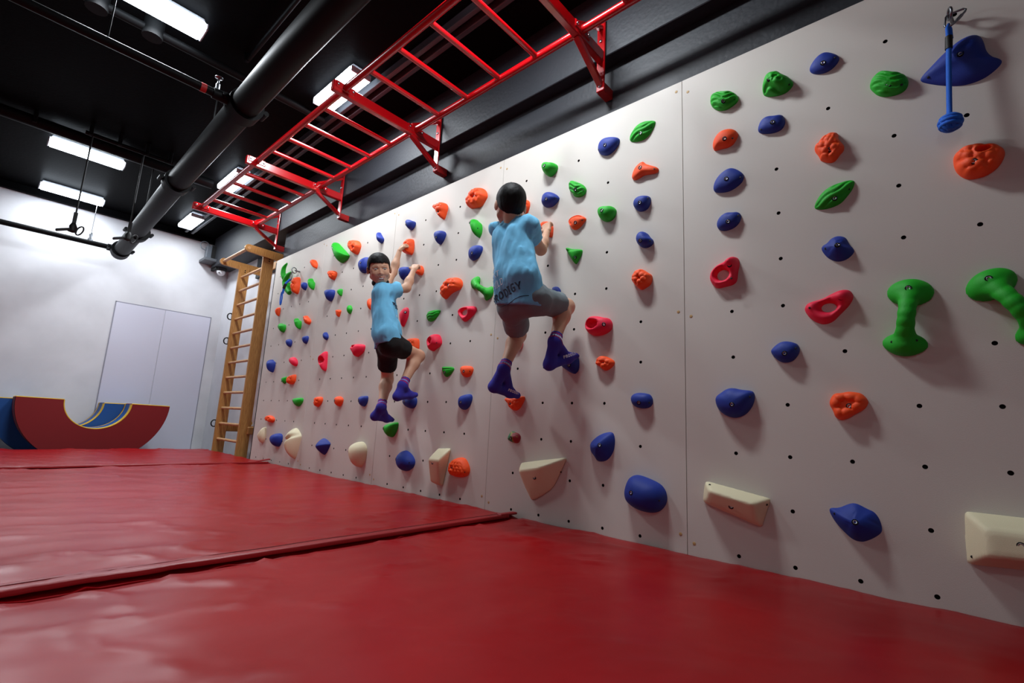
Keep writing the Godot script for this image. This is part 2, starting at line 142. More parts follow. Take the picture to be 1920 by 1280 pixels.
		"o": [[-0.087, 0.01], [-0.078, 0.039], [-0.045, 0.066], [-0.016, 0.073], [0.038, 0.056], [0.087, 0.02], [0.094, -0.012], [0.071, -0.046], [0.006, -0.073], [-0.043, -0.061], [-0.077, -0.027]]},
	{"col": "orange", "typ": "scale", "h": 0.0669, "c": [-2.3293, 0.4099], "bolt": [-0.0265, 0.0042], "screw": [0.0904, -0.0214], "label": "orange scaly domed hold touching the tall cream block",
		"o": [[-0.09, -0.015], [-0.082, 0.024], [-0.047, 0.053], [0.005, 0.066], [0.047, 0.062], [0.086, 0.017], [0.092, -0.018], [0.071, -0.045], [0.006, -0.06], [-0.059, -0.055], [-0.084, -0.039]]},
	{"col": "blue", "typ": "dome", "h": 0.0514, "c": [-3.5102, 2.21], "label": "small blue hold near the wall top above the far climber",
		"o": [[-0.041, 0.057], [-0.027, 0.063], [-0.005, 0.036], [0.02, 0.008], [0.041, -0.011], [0.04, -0.032], [0.022, -0.048], [0, -0.047], [-0.014, -0.027], [-0.03, 0.02]]},
	{"col": "green", "typ": "dome", "h": 0.0866, "c": [-4.1736, 2.2166], "bolt": [-0.0439, 0.0386], "label": "large green wedge hold at the wall top beside an orange hold",
		"o": [[-0.15, 0.101], [-0.141, 0.131], [-0.105, 0.129], [-0.05, 0.092], [0.147, -0.049], [0.156, -0.067], [0.116, -0.093], [0.033, -0.11], [0.01, -0.094], [-0.059, -0.014], [-0.113, 0.055]]},
	{"col": "orange", "typ": "bubble", "h": 0.0607, "c": [-3.9201, 2.2222], "bolt": [0.0418, -0.0301], "label": "orange hold at the wall top right of the green wedge",
		"o": [[-0.094, 0.034], [-0.078, 0.069], [-0.034, 0.07], [0.044, 0.049], [0.088, 0], [0.082, -0.036], [0.052, -0.08], [0.015, -0.079], [-0.042, -0.038], [-0.079, -0.002]]},
	{"col": "orange", "typ": "bubble", "h": 0.0531, "c": [-4.698, 2.2093], "label": "small orange hold near the far wall top, left of green wedge",
		"o": [[-0.062, 0.04], [-0.026, 0.055], [0.024, 0.019], [0.054, -0.019], [0.043, -0.061], [0.009, -0.044], [-0.043, 0.005]]},
	{"col": "orange", "typ": "bubble", "h": 0.0455, "c": [-4.287, 2.0209], "label": "orange notched hold above the blue shield hold",
		"o": [[-0.078, 0.023], [-0.068, 0.049], [0.011, 0.04], [0.068, 0.013], [0.063, -0.023], [0.034, -0.054], [0.006, -0.054], [-0.033, -0.03], [-0.045, -0.004]]},
	{"col": "green", "typ": "dome", "h": 0.0339, "c": [-4.1113, 1.824], "label": "tiny green hold touching the right of the blue shield hold",
		"o": [[-0.042, 0.01], [-0.026, 0.034], [0.029, 0.029], [0.033, -0.008], [0.025, -0.046], [0, -0.033], [-0.031, -0.012]]},
	{"col": "blue", "typ": "dome", "h": 0.062, "c": [-4.2896, 1.8264], "label": "blue shield hold left of the far climber's shoulder",
		"o": [[-0.082, 0.026], [-0.072, 0.057], [-0.002, 0.049], [0.067, 0.035], [0.07, -0.012], [0.039, -0.062], [-0.002, -0.072], [-0.04, -0.026]]},
	{"col": "green", "typ": "dome", "h": 0.0585, "c": [-4.6949, 1.9969], "label": "green heart-like hold right of the small blue hold by the sling",
		"o": [[-0.05, 0.049], [-0.044, 0.068], [-0.024, 0.059], [0.01, 0.02], [0.035, 0.012], [0.041, -0.036], [0.024, -0.072], [0.005, -0.052], [-0.026, 0.004]]},
	{"col": "blue", "typ": "dome", "h": 0.051, "c": [-4.8621, 2.003], "label": "blue hold touching the orange hold behind the blue sling",
		"o": [[-0.045, 0.031], [-0.034, 0.048], [0.033, 0.022], [0.042, -0.018], [0.007, -0.057], [-0.019, -0.024]]},
	{"col": "orange", "typ": "bubble", "h": 0.0734, "c": [-5.0496, 2.0339], "label": "orange lumpy hold behind the blue sling and clip",
		"o": [[-0.067, -0.019], [-0.048, 0.05], [-0.019, 0.094], [0.02, 0.096], [0.051, 0.049], [0.055, -0.036], [0.04, -0.089], [0.007, -0.095], [-0.037, -0.066]]},
	{"col": "orange", "typ": "dome", "h": 0.0418, "c": [-5.4496, 1.8038], "label": "orange hold at the far edge of the wall below the green forked holds",
		"o": [[-0.046, 0.003], [-0.035, 0.041], [0.03, 0.048], [0.035, -0.005], [0.026, -0.055], [0, -0.054]]},
	{"col": "green", "typ": "dome", "h": 0.0535, "c": [-4.8968, 1.6102], "label": "green heart-like hold left of a small orange hold",
		"o": [[-0.078, 0.053], [-0.056, 0.066], [-0.01, 0.031], [0.045, 0.022], [0.053, -0.028], [0.041, -0.069], [0.02, -0.061], [-0.03, -0.005]]},
	{"col": "orange", "typ": "bubble", "h": 0.0454, "c": [-4.701, 1.6226], "label": "small orange hold right of the lower green heart-like hold",
		"o": [[-0.069, 0.041], [-0.041, 0.057], [0.008, 0.023], [0.059, -0.006], [0.06, -0.036], [0.021, -0.052], [-0.019, -0.023]]},
	{"col": "green", "typ": "dome", "h": 0.0513, "c": [-5.2818, 1.6038], "label": "green notched hold near the far edge above a blue hold",
		"o": [[-0.089, 0.023], [-0.055, 0.057], [-0.002, 0.037], [0.065, 0.025], [0.074, -0.018], [0.035, -0.067], [-0.03, -0.03]]},
	{"col": "blue", "typ": "dome", "h": 0.0455, "c": [-5.0568, 1.4215], "label": "small blue hold leftmost of a row of three",
		"o": [[-0.059, 0.018], [-0.032, 0.047], [0.044, 0.02], [0.049, -0.018], [0.019, -0.053], [-0.019, -0.03]]},
	{"col": "blue", "typ": "dome", "h": 0.0401, "c": [-4.6965, 1.4269], "label": "small blue hold in the middle of a row of three",
		"o": [[-0.057, 0.011], [-0.04, 0.037], [0.047, 0.034], [0.046, -0.018], [0.01, -0.053], [-0.03, -0.024]]},
	{"col": "blue", "typ": "dome", "h": 0.0405, "c": [-4.2808, 1.424], "label": "small blue hold rightmost of a row of three",
		"o": [[-0.035, 0.02], [-0.02, 0.047], [0.028, 0.009], [0.035, -0.021], [0.01, -0.044], [-0.017, -0.023]]},
	{"col": "orange", "typ": "bubble", "h": 0.0326, "c": [-4.097, 1.6266], "label": "tiny orange hold left of a tiny green pointed hold",
		"o": [[-0.042, 0.028], [-0.016, 0.032], [0.037, 0.019], [0.027, -0.01], [0.014, -0.041], [-0.011, -0.035], [-0.023, -0.002]]},
	{"col": "green", "typ": "dome", "h": 0.0354, "c": [-3.9025, 1.6327], "label": "tiny green pointed hold left of the far climber's shirt",
		"o": [[-0.033, 0.017], [-0.013, 0.05], [0.036, 0.007], [0.026, -0.025], [0.003, -0.046], [-0.02, -0.025]]},
	{"col": "blue", "typ": "dome", "h": 0.0543, "c": [-3.7309, 2.0117], "bolt": [0.0082, 0.0077], "label": "blue hold beside the far climber's head",
		"o": [[-0.086, 0.018], [-0.071, 0.052], [-0.024, 0.069], [0.052, 0.069], [0.077, 0.009], [0.069, -0.054], [0.029, -0.077], [-0.032, -0.069], [-0.072, -0.019]]},
	{"col": "green", "typ": "dome", "h": 0.0237, "c": [-3.6046, 2.0602], "label": "green hold almost hidden behind the far climber's hair",
		"o": [[-0.061, 0.018], [-0.013, 0.034], [0.041, 0.011], [0.059, -0.026], [0.01, -0.032], [-0.045, -0.007]]},
	{"col": "orange", "typ": "dome", "h": 0.0341, "c": [-3.5759, 1.6398], "label": "orange hold half hidden behind the far climber's shirt back",
		"o": [[-0.037, 0.019], [-0.027, 0.051], [0.002, 0.049], [0.038, -0.01], [0.025, -0.051], [0.001, -0.051], [-0.019, -0.022]]},
	{"col": "blue", "typ": "dome", "h": 0.0741, "c": [-5.4062, 1.1992], "label": "blue pointed hold at the far edge of the wall, mid height",
		"o": [[-0.057, 0.035], [-0.045, 0.073], [0.004, 0.045], [0.049, 0.034], [0.05, -0.018], [0.02, -0.084], [-0.004, -0.064], [-0.04, -0.008]]},
	{"col": "red", "typ": "dome", "h": 0.0491, "c": [-4.8975, 1.2174], "label": "small red oval hold left of the red horned hold",
		"o": [[-0.09, 0.017], [-0.07, 0.045], [-0.008, 0.047], [0.065, 0.011], [0.083, -0.027], [0.057, -0.055], [0.011, -0.044], [-0.057, -0.013]]},
	{"col": "red", "typ": "pocket", "h": 0.0562, "c": [-4.2689, 1.1922], "hole": [-0.0014, -0.0011, 0.0497, 0.0338], "label": "red horned hold with a round dark pocket",
		"o": [[-0.076, 0.007], [-0.062, 0.058], [-0.009, 0.073], [0.039, 0.093], [0.053, -0.009], [0.058, -0.08], [0.04, -0.106], [-0.002, -0.066], [-0.049, -0.037]]},
	{"col": "green", "typ": "dome", "h": 0.0287, "c": [-5.0697, 1.0347], "label": "tiny green triangular hold touching an orange hold near far edge",
		"o": [[-0.075, 0.018], [-0.024, 0.03], [0.06, 0.034], [0.05, -0.015], [0.015, -0.046], [-0.037, -0.024]]},
	{"col": "orange", "typ": "bubble", "h": 0.0443, "c": [-4.8896, 1.0332], "label": "orange hold touching the tiny green triangle near far edge",
		"o": [[-0.084, -0.017], [-0.071, 0.031], [0.013, 0.046], [0.068, 0.052], [0.076, 0.009], [0.063, -0.033], [0.007, -0.052], [-0.056, -0.042]]},
	{"col": "green", "typ": "dome", "h": 0.0424, "c": [-4.6962, 0.815], "label": "dark green half-round hold left of two orange holds",
		"o": [[-0.121, 0.02], [-0.076, 0.033], [0.099, 0.039], [0.091, -0.011], [0.023, -0.054], [-0.05, -0.034]]},
	{"col": "orange", "typ": "bubble", "h": 0.0424, "c": [-4.28, 0.8184], "label": "rough orange hold between the green half-round and smooth orange hold",
		"o": [[-0.059, -0.004], [-0.048, 0.041], [0.014, 0.043], [0.062, 0.036], [0.064, -0.003], [0.033, -0.032], [-0.011, -0.056], [-0.049, -0.038]]},
	{"col": "orange", "typ": "dome", "h": 0.0439, "c": [-3.9153, 0.8225], "bolt": [-0.0161, 0.001], "label": "smooth orange rounded hold left of a blue hold, low on wall",
		"o": [[-0.065, 0.005], [-0.053, 0.037], [-0.001, 0.044], [0.059, 0.023], [0.063, -0.004], [0.037, -0.04], [0.006, -0.049], [-0.038, -0.032]]},
	{"col": "orange", "typ": "bubble", "h": 0.0331, "c": [-5.2888, 0.6319], "label": "small orange hold lowest near the far edge, above the cream holds",
		"o": [[-0.105, -0.001], [-0.091, 0.031], [-0.002, 0.039], [0.104, 0.012], [0.102, -0.022], [0.052, -0.041], [-0.018, -0.026], [-0.087, -0.023]]},
	{"col": "cream", "typ": "dome", "h": 0.0562, "c": [-5.4184, 0.4584], "label": "small cream hold at the far bottom edge of the wall",
		"o": [[-0.086, 0], [-0.036, 0.046], [0.035, 0.098], [0.057, 0.047], [0.065, -0.021], [0.021, -0.087], [-0.032, -0.066], [-0.068, -0.028]]},
	{"col": "blue", "typ": "dome", "h": 0.0714, "c": [-5.0491, 0.4341], "label": "blue rounded hold between the two far cream holds",
		"o": [[-0.12, -0.002], [-0.099, 0.043], [-0.008, 0.063], [0.089, 0.057], [0.105, 0.011], [0.081, -0.048], [0.029, -0.076], [-0.061, -0.051]]},
	{"col": "cream", "typ": "fold", "h": 0.109, "c": [-4.6678, 0.4381], "label": "cream folded tusk-like hold low near the far end",
		"o": [[-0.14, 0.048], [-0.099, 0.107], [-0.016, 0.128], [0.035, 0.116], [0.119, 0.064], [0.117, 0.035], [0.089, -0.073], [0.051, -0.169], [0.006, -0.151], [-0.064, -0.08], [-0.108, -0.005]]},
	{"col": "blue", "typ": "facet", "h": 0.0757, "c": [-4.0997, 0.4298], "label": "blue faceted gem-like hold left of the cream egg",
		"o": [[-0.109, -0.003], [-0.082, 0.039], [-0.022, 0.076], [0.105, 0.037], [0.109, 0.012], [0.04, -0.077], [-0.019, -0.067], [-0.091, -0.035]]},
	{"col": "orange", "typ": "bubble", "h": 0.0546, "c": [-1.0856, 1.4356], "bolt": [-0.0029, -0.0045], "label": "orange raspberry-like ball hold below the blue beaked hold",
		"o": [[-0.052, 0.006], [-0.045, 0.029], [-0.028, 0.049], [-0.005, 0.055], [0.015, 0.043], [0.033, 0.027], [0.052, 0.013], [0.052, -0.013], [0.042, -0.036], [0.02, -0.045], [0.003, -0.054], [-0.014, -0.05], [-0.037, -0.025], [-0.049, -0.007]]},
	{"col": "blue", "typ": "dome", "h": 0.0388, "c": [-0.4668, 1.0321], "bolt": [0.0029, -0.0115], "screw": [0.0388, 0.0078], "label": "blue eye-shaped hold below the red looped holds",
		"o": [[-0.055, 0.002], [-0.048, 0.016], [-0.022, 0.038], [0, 0.043], [0.026, 0.037], [0.045, 0.026], [0.05, 0.004], [0.045, -0.014], [0.026, -0.038], [0.004, -0.045], [-0.018, -0.042], [-0.04, -0.024]]},
]
# cream blocks: centre, bounds, and the planes that cut them (normal, offset)
const HULLS := {
	"g": {"c": [2.14, 0.4248, -0.676], "lo": [-0.09, -0.087, -0.139], "hi": [0, 0.081, 0.147],
		"planes": [[1, 0, 0, 0], [-0.3187, 0.9377, 0.1385, 0.059], [-0.5238, 0.1486, -0.8388, 0.1136], [-0.4384, -0.282, 0.8534, 0.1137], [-0.3745, 0.9134, 0.1595, 0.0611], [-0.4518, -0.2747, 0.8488, 0.1133], [-0.3581, -0.9003, -0.2474, 0.0524], [-0.6478, -0.0958, -0.7558, 0.1069], [-0.4314, -0.8659, -0.2531, 0.0525], [-0.8489, -0.5143, -0.122, 0.0581], [-0.8458, -0.5197, -0.1207, 0.0578]]},
	"h": {"c": [2.14, 0.4225, 0.1217], "lo": [-0.11, -0.091, -0.121], "hi": [0, 0.082, 0.136],
		"planes": [[1, 0, 0, 0], [-0.3891, 0.9212, 0.004, 0.0747], [-0.3799, 0.017, -0.9249, 0.1108], [-0.4044, 0.9146, -0.0057, 0.0754], [-0.4911, 0.1374, -0.8602, 0.1129], [-0.4778, -0.1141, 0.871, 0.1096], [-0.5545, -0.0115, 0.8321, 0.1126], [-0.3745, -0.9253, 0.0607, 0.0764], [-0.4133, -0.9065, 0.0862, 0.078], [-0.9895, 0.1443, -0.0009, 0.1045], [-0.9922, 0.1239, -0.0118, 0.1047]]},
	"b": {"c": [2.14, 0.4113, -1.6951], "lo": [-0.09, -0.125, -0.137], "hi": [0, 0.134, 0.202],
		"planes": [[1, 0, 0, 0], [-0.3979, 0.9061, -0.1437, 0.0925], [-0.5073, 0.8405, -0.1905, 0.0936], [-0.4837, -0.1948, -0.8533, 0.1015], [-0.6732, -0.3374, 0.6581, 0.0879], [-0.0507, -0.8846, 0.4636, 0.0918], [-0.7773, -0.4749, 0.4127, 0.0673], [-0.4813, -0.5517, -0.6812, 0.0973], [-0.9385, -0.3366, 0.0763, 0.0653], [-0.6297, -0.4445, -0.6371, 0.0881]]},
	"j": {"c": [2.14, 0.3937, -2.4952], "lo": [-0.12, -0.119, -0.081], "hi": [0, 0.14, 0.077],
		"planes": [[1, 0, 0, 0], [-0.5234, 0.8478, -0.0857, 0.1125], [-0.3138, 0.0709, -0.9468, 0.0712], [0.3658, -0.2294, 0.902, 0.0361], [-0.5743, 0.8185, -0.0137, 0.1139], [0.1481, -0.1962, 0.9693, 0.0459], [-0.3367, -0.939, -0.0704, 0.1112], [0.0092, -0.9256, -0.3784, 0.1066], [-0.9506, -0.2942, -0.0991, 0.0899], [-0.3842, 0.0091, -0.9232, 0.0744], [-0.9088, -0.4138, 0.0529, 0.0899]]},
}
const NEAR := {"head": Vector3(1.74, 1.8305, -1.6403), "neck": Vector3(1.75, 1.7545, -1.6442), "rsh": Vector3(1.7636, 1.6954, -1.5313), "lsh": Vector3(1.7986, 1.7541, -1.767), "relb": Vector3(1.9415, 1.6366, -1.5859), "rwr": Vector3(2.0367, 1.7857, -1.6225), "rhand": Vector3(2.0499, 1.84, -1.6275), "chest": Vector3(1.75, 1.6062, -1.6157), "waist": Vector3(1.72, 1.4143, -1.548), "hipL": Vector3(1.7738, 1.2847, -1.6158), "hipR": Vector3(1.7598, 1.298, -1.4715), "lknee": Vector3(1.9967, 1.1897, -1.7676), "lank": Vector3(1.8422, 0.9824, -1.7205), "lheel": Vector3(1.8257, 0.8839, -1.7707), "ltoe": Vector3(1.9999, 0.8528, -1.7572), "rknee": Vector3(2.0361, 1.3234, -1.472), "rank": Vector3(1.8797, 1.1071, -1.4234), "rheel": Vector3(1.8805, 0.9945, -1.452), "rtoe": Vector3(2.0329, 1.058, -1.4001), "lelb": Vector3(1.925, 1.865, -1.85), "lwr": Vector3(2.02, 1.98, -1.905), "lhand": Vector3(2.06, 2.03, -1.92)}
const FARK := {"head": Vector3(1.77, 1.7257, -2.8978), "neck": Vector3(1.79, 1.6074, -2.9017), "rsh": Vector3(1.7473, 1.5294, -2.8102), "lsh": Vector3(1.8852, 1.6242, -2.9819), "relb": Vector3(1.9332, 1.6058, -2.7873), "rwr": Vector3(2.0103, 1.772, -2.8265), "rhand": Vector3(2.0502, 1.8157, -2.8468), "lelb": Vector3(1.9834, 1.7845, -3.0498), "lwr": Vector3(2.0211, 1.9653, -3.0484), "lhand": Vector3(2.0535, 2.0153, -3.0527), "chest": Vector3(1.8, 1.4477, -2.8379), "waist": Vector3(1.8, 1.2547, -2.7682), "hipR": Vector3(1.8067, 1.1797, -2.7229), "hipL": Vector3(1.8696, 1.1807, -2.8532), "rknee": Vector3(2.0737, 1.1409, -2.7686), "rank": Vector3(1.9208, 0.9178, -2.7127), "rheel": Vector3(1.8899, 0.8407, -2.7176), "rtoe": Vector3(2.0529, 0.8643, -2.7404), "lknee": Vector3(1.9906, 0.968, -3.0052), "lank": Vector3(1.8788, 0.7679, -2.8759), "lheel": Vector3(1.8662, 0.7051, -2.9233), "ltoe": Vector3(2.0345, 0.6893, -2.9655)}
const PRINTS_NEAR := [["THE", Vector3(1.66, 1.4529, -1.7007), Vector3(0, 0.0174, 0.1173), Vector3(0, 1, 0), Vector3(1, 0, 0), 0.028, true, false],
	["NEXT", Vector3(1.66, 1.4064, -1.6931), Vector3(0, 0.0209, 0.1199), Vector3(0, 1, 0), Vector3(1, 0, 0), 0.031, true, false],
	["CHILD", Vector3(1.66, 1.3575, -1.6854), Vector3(0, 0.0263, 0.1434), Vector3(0, 1, 0), Vector3(1, 0, 0), 0.032, true, false],
	["PRODIGY", Vector3(1.66, 1.2952, -1.6766), Vector3(0, 0.045, 0.2058), Vector3(0, 1, 0), Vector3(1, 0, 0), 0.037, false, true]]
const LINES_NEAR := [[Vector3(1.66, 1.2584, -1.604), Vector3(1.66, 1.2958, -1.435), Vector3(1, 0, 0)]]
const PRINTS_FAR := [["PRODIGY", Vector3(1.79, 1.455, -2.76), Vector3(0.9, 0.03, -0.42), Vector3(0, 1, 0), Vector3(-0.42, 0, -0.9), 0.034, false, true], ["CHILD", Vector3(1.795, 1.375, -2.752), Vector3(0.9, 0.03, -0.42), Vector3(0, 1, 0), Vector3(-0.42, 0, -0.9), 0.024, true, false]]

func _ready():
	rng.seed = 7
	camera_and_light()
	materials()
	room()
	climbing_wall()
	mats()
	monkey_bars()
	wall_bars()
	pipes()
	rockers()
	wall_holds()
	special_holds()
	ropes()
	corner_unit()
	climbers()

func camera_and_light():
	var cam := Camera3D.new()
	cam.name = "camera"
	cam.fov = rad_to_deg(2.0 * atan(640.0 / 906.49))
	cam.position = Vector3(0, 0.69, 0)
	cam.rotation_order = EULER_ORDER_YXZ
	cam.rotation_degrees = Vector3(9.818, -47.75, 2.8626)
	cam.near = 0.05
	add_child(cam)
	cam.current = true
	var env := Environment.new()
	env.background_mode = Environment.BG_COLOR
	env.background_color = Color(0.0, 0.0, 0.0)
	env.tonemap_mode = Environment.TONE_MAPPER_LINEAR
	env.tonemap_exposure = 1.12
	env.sdfgi_enabled = true
	env.ssao_enabled = true
	env.ssil_enabled = true
	var we := WorldEnvironment.new()
	we.name = "world_environment"
	we.environment = env
	add_child(we)
	# the ceiling fittings: [centre x, centre z, along the wall?, label]
	var diff := StandardMaterial3D.new()
	diff.albedo_color = Color(0.9, 0.92, 0.95)
	diff.emission_enabled = true
	diff.emission = Color(0.9, 0.95, 1.0)
	diff.emission_energy_multiplier = 14.0
	var cap := StandardMaterial3D.new()
	cap.albedo_color = Color(0.75, 0.77, 0.8)
	cap.roughness = 0.5
	for s in LIGHTS:
		var t := thing("ceiling_light", s[3], "light", Vector3(s[0], CEIL, s[1]), "glowing box lights under the black ceiling")
		t.rotation.y = PI / 2 if s[2] else 0.0
		obj("housing", bevel_box(Vector3(0.58, 0.036, 0.13), 0.006, Vector3(0, -0.019, 0)), cap, t)
		obj("light_diffuser", bevel_box(Vector3(0.6, 0.055, 0.175), 0.012, Vector3(0, -0.059, 0)), diff, t)
		for e in [-1, 1]:
			obj("end_cap", bevel_box(Vector3(0.012, 0.05, 0.165), 0.004, Vector3(e * 0.307, -0.062, 0)), cap, t)
		var l := AreaLight3D.new()
		l.name = "lamp"
		l.area_size = Vector2(0.58, 0.16)
		l.light_color = Color(0.955, 0.98, 1.0)
		l.light_energy = s[4]
		l.shadow_enabled = true
		l.set("area_range", 20.0)
		l.position = Vector3(0, -0.095, 0)
		l.rotation.x = -PI / 2
		t.add_child(l)

const LIGHTS := [
	[0.385, -3.70, false, "large ceiling light cut off by the top of the photo, crosswise", 2.6],
	[0.432, -6.6, false, "crosswise ceiling light second from the far wall, behind a hanging strap", 1.9],
	[0.47, -8.08, false, "crosswise ceiling light nearest the far white wall", 1.3],
	[1.615, -3.48, true, "ceiling light behind the near part of the red monkey bars", 3.0],
	[1.64, -5.93, true, "ceiling light behind the middle of the red monkey bars", 2.2],
	[1.7, -7.78, true, "ceiling light past the far end of the red monkey bars", 1.3],
	[1.35, -1.5, true, "ceiling light overhead, above the near climbing panels", 4.2],
	[-2.7, 0.4, false, "ceiling light overhead on the open side of the room", 1.4],
]

# ---------------------------------------------------------------- naming and nodes
func numbered(called: String) -> String:
	if not taken.has(called):
		taken[called] = 0
		return called
	taken[called] += 1
	return "%s_%03d" % [called, taken[called]]

func thing(called: String, label: String, category: String, at := Vector3.ZERO, group := "") -> Node3D:
	var o := Node3D.new()
	o.name = numbered(called)
	add_child(o)
	o.position = at
	o.set_meta("label", label)
	o.set_meta("category", category)
	if group != "":
		o.set_meta("group", group)
	return o

func obj(called: String, mesh: Mesh, m: Material, parent: Node3D, at := Vector3.ZERO) -> MeshInstance3D:
	var o := MeshInstance3D.new()
	o.name = called
	o.mesh = mesh
	o.material_override = m
	o.position = at
	parent.add_child(o, true)
	return o

func struct(called: String, mesh: Mesh, m: Material, label: String, category := "wall") -> MeshInstance3D:
	var o := obj(called, mesh, m, self)
	o.set_meta("kind", "structure")
	o.set_meta("label", label)
	o.set_meta("category", category)
	return o

# ---------------------------------------------------------------- shapes
func commit(v: PackedVector3Array, idx: PackedInt32Array, smooth := true, col := PackedColorArray()) -> ArrayMesh:
	var a := []
	a.resize(Mesh.ARRAY_MAX)
	if smooth:
		var n := PackedVector3Array()
		n.resize(v.size())
		for i in range(0, idx.size(), 3):
			var c := (v[idx[i + 2]] - v[idx[i]]).cross(v[idx[i + 1]] - v[idx[i]])
			n[idx[i]] += c
			n[idx[i + 1]] += c
			n[idx[i + 2]] += c
		for i in n.size():
			n[i] = n[i].normalized() if n[i].length_squared() > 0.0 else Vector3.UP
		a[Mesh.ARRAY_VERTEX] = v
		a[Mesh.ARRAY_NORMAL] = n
		a[Mesh.ARRAY_INDEX] = idx
		if col.size() == v.size():
			a[Mesh.ARRAY_COLOR] = col
	else:
		var w := PackedVector3Array()
		var n := PackedVector3Array()
		for i in range(0, idx.size(), 3):
			var c := (v[idx[i + 2]] - v[idx[i]]).cross(v[idx[i + 1]] - v[idx[i]]).normalized()
			for k in 3:
				w.append(v[idx[i + k]])
				n.append(c)
		a[Mesh.ARRAY_VERTEX] = w
		a[Mesh.ARRAY_NORMAL] = n
	var m := ArrayMesh.new()
	m.add_surface_from_arrays(Mesh.PRIMITIVE_TRIANGLES, a)
	return m

func join(list: Array) -> ArrayMesh:
	var st := SurfaceTool.new()
	st.begin(Mesh.PRIMITIVE_TRIANGLES)
	for m in list:
		st.append_from(m, 0, Transform3D())
	return st.commit()

func moved(m: Mesh, t: Transform3D) -> ArrayMesh:
	var st := SurfaceTool.new()
	st.begin(Mesh.PRIMITIVE_TRIANGLES)
	st.append_from(m, 0, t)
	return st.commit()

# a box whose edges and corners are cut by r
func bevel_box(s: Vector3, r: float, at := Vector3.ZERO) -> ArrayMesh:
	var v := PackedVector3Array()
	var idx := PackedInt32Array()
	var h := s / 2
	r = minf(r, minf(h.x, minf(h.y, h.z)) * 0.95)
	var p := {}
	for sx in [-1, 1]:
		for sy in [-1, 1]:
			for sz in [-1, 1]:
				for ax in 3:
					var c := Vector3(sx * (h.x - r), sy * (h.y - r), sz * (h.z - r))
					c[ax] += r * [sx, sy, sz][ax]
					p[[sx, sy, sz, ax]] = v.size()
					v.append(c + at)
	var face := func(q: Array):
		var mid := Vector3.ZERO
		for i in q:
			mid += v[i]
		mid = mid / q.size() - at
		var n: Vector3 = (v[q[2]] - v[q[0]]).cross(v[q[1]] - v[q[0]])
		if n.dot(mid) < 0:
			q.reverse()
		for i in range(1, q.size() - 1):
			idx.append_array([q[0], q[i], q[i + 1]])
	for ax in 3:
		var b := (ax + 1) % 3
		var c := (ax + 2) % 3
		for s1 in [-1, 1]:
			var ring := []
			for q in [[-1, -1], [1, -1], [1, 1], [-1, 1]]:
				var k := [0, 0, 0, ax]
				k[ax] = s1
				k[b] = q[0]
				k[c] = q[1]
				ring.append(p[k])
			face.call(ring)
		for sb in [-1, 1]:
			for sc in [-1, 1]:
				var ring := []
				for q in [[-1, b], [1, b], [1, c], [-1, c]]:
					var k := [0, 0, 0, q[1]]
					k[ax] = q[0]
					k[b] = sb
					k[c] = sc
					ring.append(p[k])
				face.call(ring)
	for sx in [-1, 1]:
		for sy in [-1, 1]:
			for sz in [-1, 1]:
				face.call([p[[sx, sy, sz, 0]], p[[sx, sy, sz, 1]], p[[sx, sy, sz, 2]]])
	return commit(v, idx, false)

func box(lo: Vector3, hi: Vector3, r := 0.0) -> ArrayMesh:
	if r > 0.0:
		return bevel_box((hi - lo).abs(), r, (lo + hi) / 2)
	var b := BoxMesh.new()
	b.size = (hi - lo).abs()
	return moved(b, Transform3D(Basis(), (lo + hi) / 2))

# a tube swept along points; radius may be one number or one per point
func tube(pts: Array, radius, sides := 12, closed := false, caps := true) -> ArrayMesh:
	var v := PackedVector3Array()
	var idx := PackedInt32Array()
	var n := pts.size()
	var up := Vector3(0.31, 0.87, 0.22).normalized()
	var last := Vector3.ZERO
	for i in n:
		var a: Vector3 = pts[(i - 1 + n) % n] if (closed or i > 0) else pts[i]
		var b: Vector3 = pts[(i + 1) % n] if (closed or i < n - 1) else pts[i]
		var d := (b - a).normalized()
		var x: Vector3
		if last == Vector3.ZERO:
			x = d.cross(up).normalized()
		else:
			x = (last - d * last.dot(d)).normalized()
		last = x
		var y := d.cross(x)
		var r: float = radius[i] if radius is Array else radius
		for k in sides:
			var t := TAU * k / sides
			v.append(pts[i] + (x * cos(t) + y * sin(t)) * r)
	var seg := n if closed else n - 1
	for i in seg:
		for k in sides:
			var a := i * sides + k
			var b := i * sides + (k + 1) % sides
			var c := ((i + 1) % n) * sides + k
			var d := ((i + 1) % n) * sides + (k + 1) % sides
			idx.append_array([a, b, c, b, d, c])
	if caps and not closed:
		for e in [0, n - 1]:
			var c := v.size()
			for k in sides:
				v.append(v[e * sides + k])
			v.append(pts[e])
			for k in sides:
				if e == 0:
					idx.append_array([c + (k + 1) % sides, c + k, c + sides])
				else:
					idx.append_array([c + k, c + (k + 1) % sides, c + sides])
	return commit(v, idx)

func rod(a: Vector3, b: Vector3, r: float, sides := 14) -> ArrayMesh:
	return tube([a, b], r, sides)

# a rectangular bar from a to b
func bar(a: Vector3, b: Vector3, w: float, h: float, upv := Vector3.UP, r := 0.003) -> ArrayMesh:
	var d := (b - a)
	var z := d.normalized()
	var x := upv.cross(z).normalized()
	var y := z.cross(x)
	return moved(bevel_box(Vector3(w, h, d.length()), r), Transform3D(Basis(x, y, z), (a + b) / 2))

# profile points (radius, height) turned about the local y axis
func lathe(prof: Array, sides := 16) -> ArrayMesh:
	var v := PackedVector3Array()
	var idx := PackedInt32Array()
	for q in prof:
		for k in sides:
			var t := TAU * k / sides
			v.append(Vector3(q[0] * cos(t), q[1], q[0] * sin(t)))
	for i in prof.size() - 1:
		for k in sides:
			var a := i * sides + k
			var b := i * sides + (k + 1) % sides
			idx.append_array([a, a + sides, b, b, a + sides, b + sides])
	return commit(v, idx)

